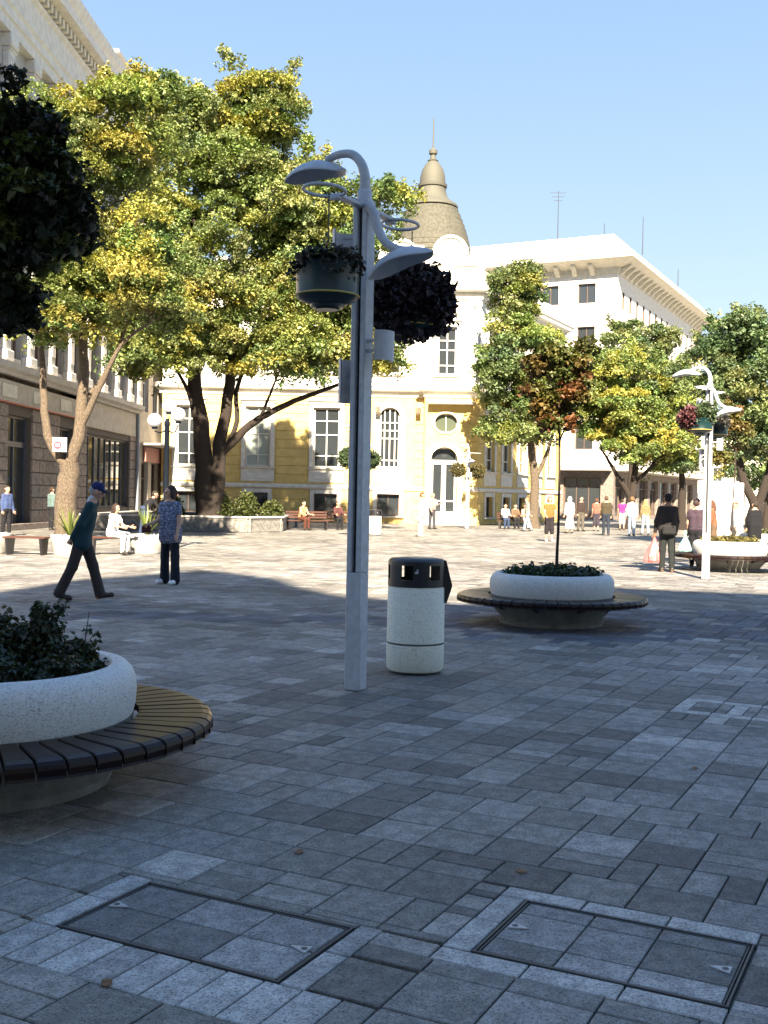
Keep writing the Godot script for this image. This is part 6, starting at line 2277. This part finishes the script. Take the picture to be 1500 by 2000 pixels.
	handbag(m.pelvis + Vector3(-0.02, 0.12, 0.22), 0.3, "black shoulder bag on the back of the dark-jacketed man", Color(0.012, 0.012, 0.013), 0.1)
	var q := person({"label": "person in a purplish top with a teal bag, beside the dark-jacketed man", "at": Vector3(7.75, 0, -27.3), "yaw": 150.0, "h": 1.68, "top": Color(0.05, 0.03, 0.045), "bottom": dark, "hair": Color(0.05, 0.03, 0.03), "sleeve": 0.5, "arms": [[6.0, 12.0, 10.0], [6.0, 12.0, 10.0]]})
	carrier_bag(Vector3(7.05, 0.88, -25.7), "pale teal paper bag on the ring bench beside the dark-jacketed man", M.teal_bag, 0.42, 0.30)
	person({"label": "long-haired person in an orange-brown top behind the sunlit planter", "at": Vector3(10.2, 0, -34.0), "yaw": 250.0, "h": 1.66, "top": Color(0.17, 0.07, 0.03), "bottom": Color(0.13, 0.08, 0.05), "hair": Color(0.10, 0.045, 0.02), "style": "long", "lean": 6.0})
	person({"label": "person in a light blue shirt behind the sunlit planter", "at": Vector3(11.2, 0, -35.0), "yaw": 290.0, "h": 1.62, "top": Color(0.42, 0.52, 0.66), "bottom": Color(0.5, 0.45, 0.4), "hair": Color(0.18, 0.06, 0.03)})
	person({"label": "person in a long black coat at the right beside the white board", "at": Vector3(11.6, 0, -34.4), "yaw": 190.0, "h": 1.66, "top": Color(0.003, 0.003, 0.006), "top_name": "coat", "long_top": 0.35, "bottom": Color(0.35, 0.33, 0.3), "fat": 1.15})


func handbag(at: Vector3, w: float, label: String, k: Color, deep: float) -> void:
	var t := thing("bag", label, "bag", at)
	var mb := MB.new()
	mb.col = k
	mb.box(Vector3(0, -w * 0.42, 0), Vector3(w, w * 0.7, deep), deep * 0.3)
	part(t, "pouch", mb, M.cloth)
	mb = MB.new()
	mb.col = k
	var pts := []
	for i in 9:
		var a := PI * i / 8.0
		pts.append(Vector3(cos(a) * w * 0.35, -w * 0.1 + sin(a) * w * 0.2, 0))
	mb.tube(pts, filled(0.008, 9), 5)
	part(t, "strap", mb, M.cloth)


func carrier_bag(at: Vector3, label: String, m: Material, h: float, w: float) -> void:
	# handles gathered in the hand, belly full and creased
	var t := thing("carrier_bag", label, "bag", at)
	var mb := MB.new()
	var n := 20
	var prof := [[0.02, 0.02], [-0.08, 0.05], [-0.25, 0.13], [-0.5, 0.33], [-0.75, 0.47], [-0.92, 0.5], [-1.0, 0.42]]
	for i in prof.size() - 1:
		for k in n:
			var q := []
			for c in [[i, k], [i, k + 1], [i + 1, k + 1], [i + 1, k]]:
				var a: float = TAU * c[1] / n
				var r: float = prof[c[0]][1] * w * (1.0 + 0.10 * sin(a * 5.0 + c[0]) + 0.05 * sin(a * 9.0))
				q.append(Vector3(cos(a) * r, prof[c[0]][0] * h, sin(a) * r * 0.62))
			mb.quad(q[0], q[1], q[2], q[3], Vector3((q[0].x + q[2].x), 0, (q[0].z + q[2].z)))
	part(t, "sack", mb, m)
	mb = MB.new()
	mb.tube([Vector3(-0.03, 0, 0), Vector3(-0.02, 0.06, 0.01), Vector3(0.02, 0.06, 0.01), Vector3(0.03, 0, 0)], filled(0.01, 4), 5)
	part(t, "handle", mb, m)


func small_things() -> void:
	# sign on the left tree, white display board, posts
	var s := thing("tree_sign", "white notice with a red mark fixed to the fork of the left tree", "sign", Vector3(-9.62, 2.95, -32.55), 10)
	var mb := MB.new()
	mb.box(Vector3(0, 0, 0), Vector3(0.40, 0.42, 0.03), 0.004)
	part(s, "board", mb, M.sign_white)
	mb = MB.new()
	mb.lathe([Vector2(0, 0.022), Vector2(0.12, 0.022), Vector2(0.12, 0.014)], 20, Transform3D(Basis(Vector3.RIGHT, PI / 2), Vector3(-0.06, -0.02, 0)))
	part(s, "red_disc", mb, M.sign_red)
	mb = MB.new()
	mb.box(Vector3(-0.06, -0.02, 0.023), Vector3(0.12, 0.07, 0.004), 0.001)
	part(s, "white_mark", mb, M.sign_white)
	var d := thing("display_board", "plain white display board among the people at the right", "board", Vector3(11.75, 0, -37.6), -8)
	mb = MB.new()
	mb.box(Vector3(0, 1.4, 0), Vector3(1.0, 1.8, 0.06), 0.01)
	part(d, "panel", mb, M.sign_white)
	for x in [-0.42, 0.42]:
		mb = MB.new()
		mb.box(Vector3(x, 0.62, -0.055), Vector3(0.05, 1.24, 0.04), 0.004)
		part(d, "leg", mb, M.zinc)
	# a few fallen leaves on the near paving
	for k in [[Vector3(-0.87, 0.004, -3.55), "brown fallen leaf on the pale strip left of the bottom middle"], [Vector3(0.62, 0.004, -4.7), "brown fallen leaf above the right access cover"], [Vector3(-0.35, 0.004, -4.9), "brown fallen leaf between the two access covers and the lamp"], [Vector3(1.9, 0.004, -6.6), "brown fallen leaf on open paving at the right"]]:
		var t := thing("fallen_leaf", k[1], "leaf", k[0], rng.randf() * 360.0, "fallen leaves on the paving")
		mb = MB.new()
		mb.col = shade(Color(0.16, 0.07, 0.025), 0.3)
		for i in 6:
			var a := TAU * i / 6.0
			var b := TAU * (i + 1) / 6.0
			mb.flat(Vector3(0, 0.004, 0), Vector3(cos(a) * 0.032, 0.001 + 0.005 * (i % 2), sin(a) * 0.02), Vector3(cos(b) * 0.032, 0.001 + 0.005 * ((i + 1) % 2), sin(b) * 0.02), Vector3.UP)
		part(t, "blade", mb, M.leaf)
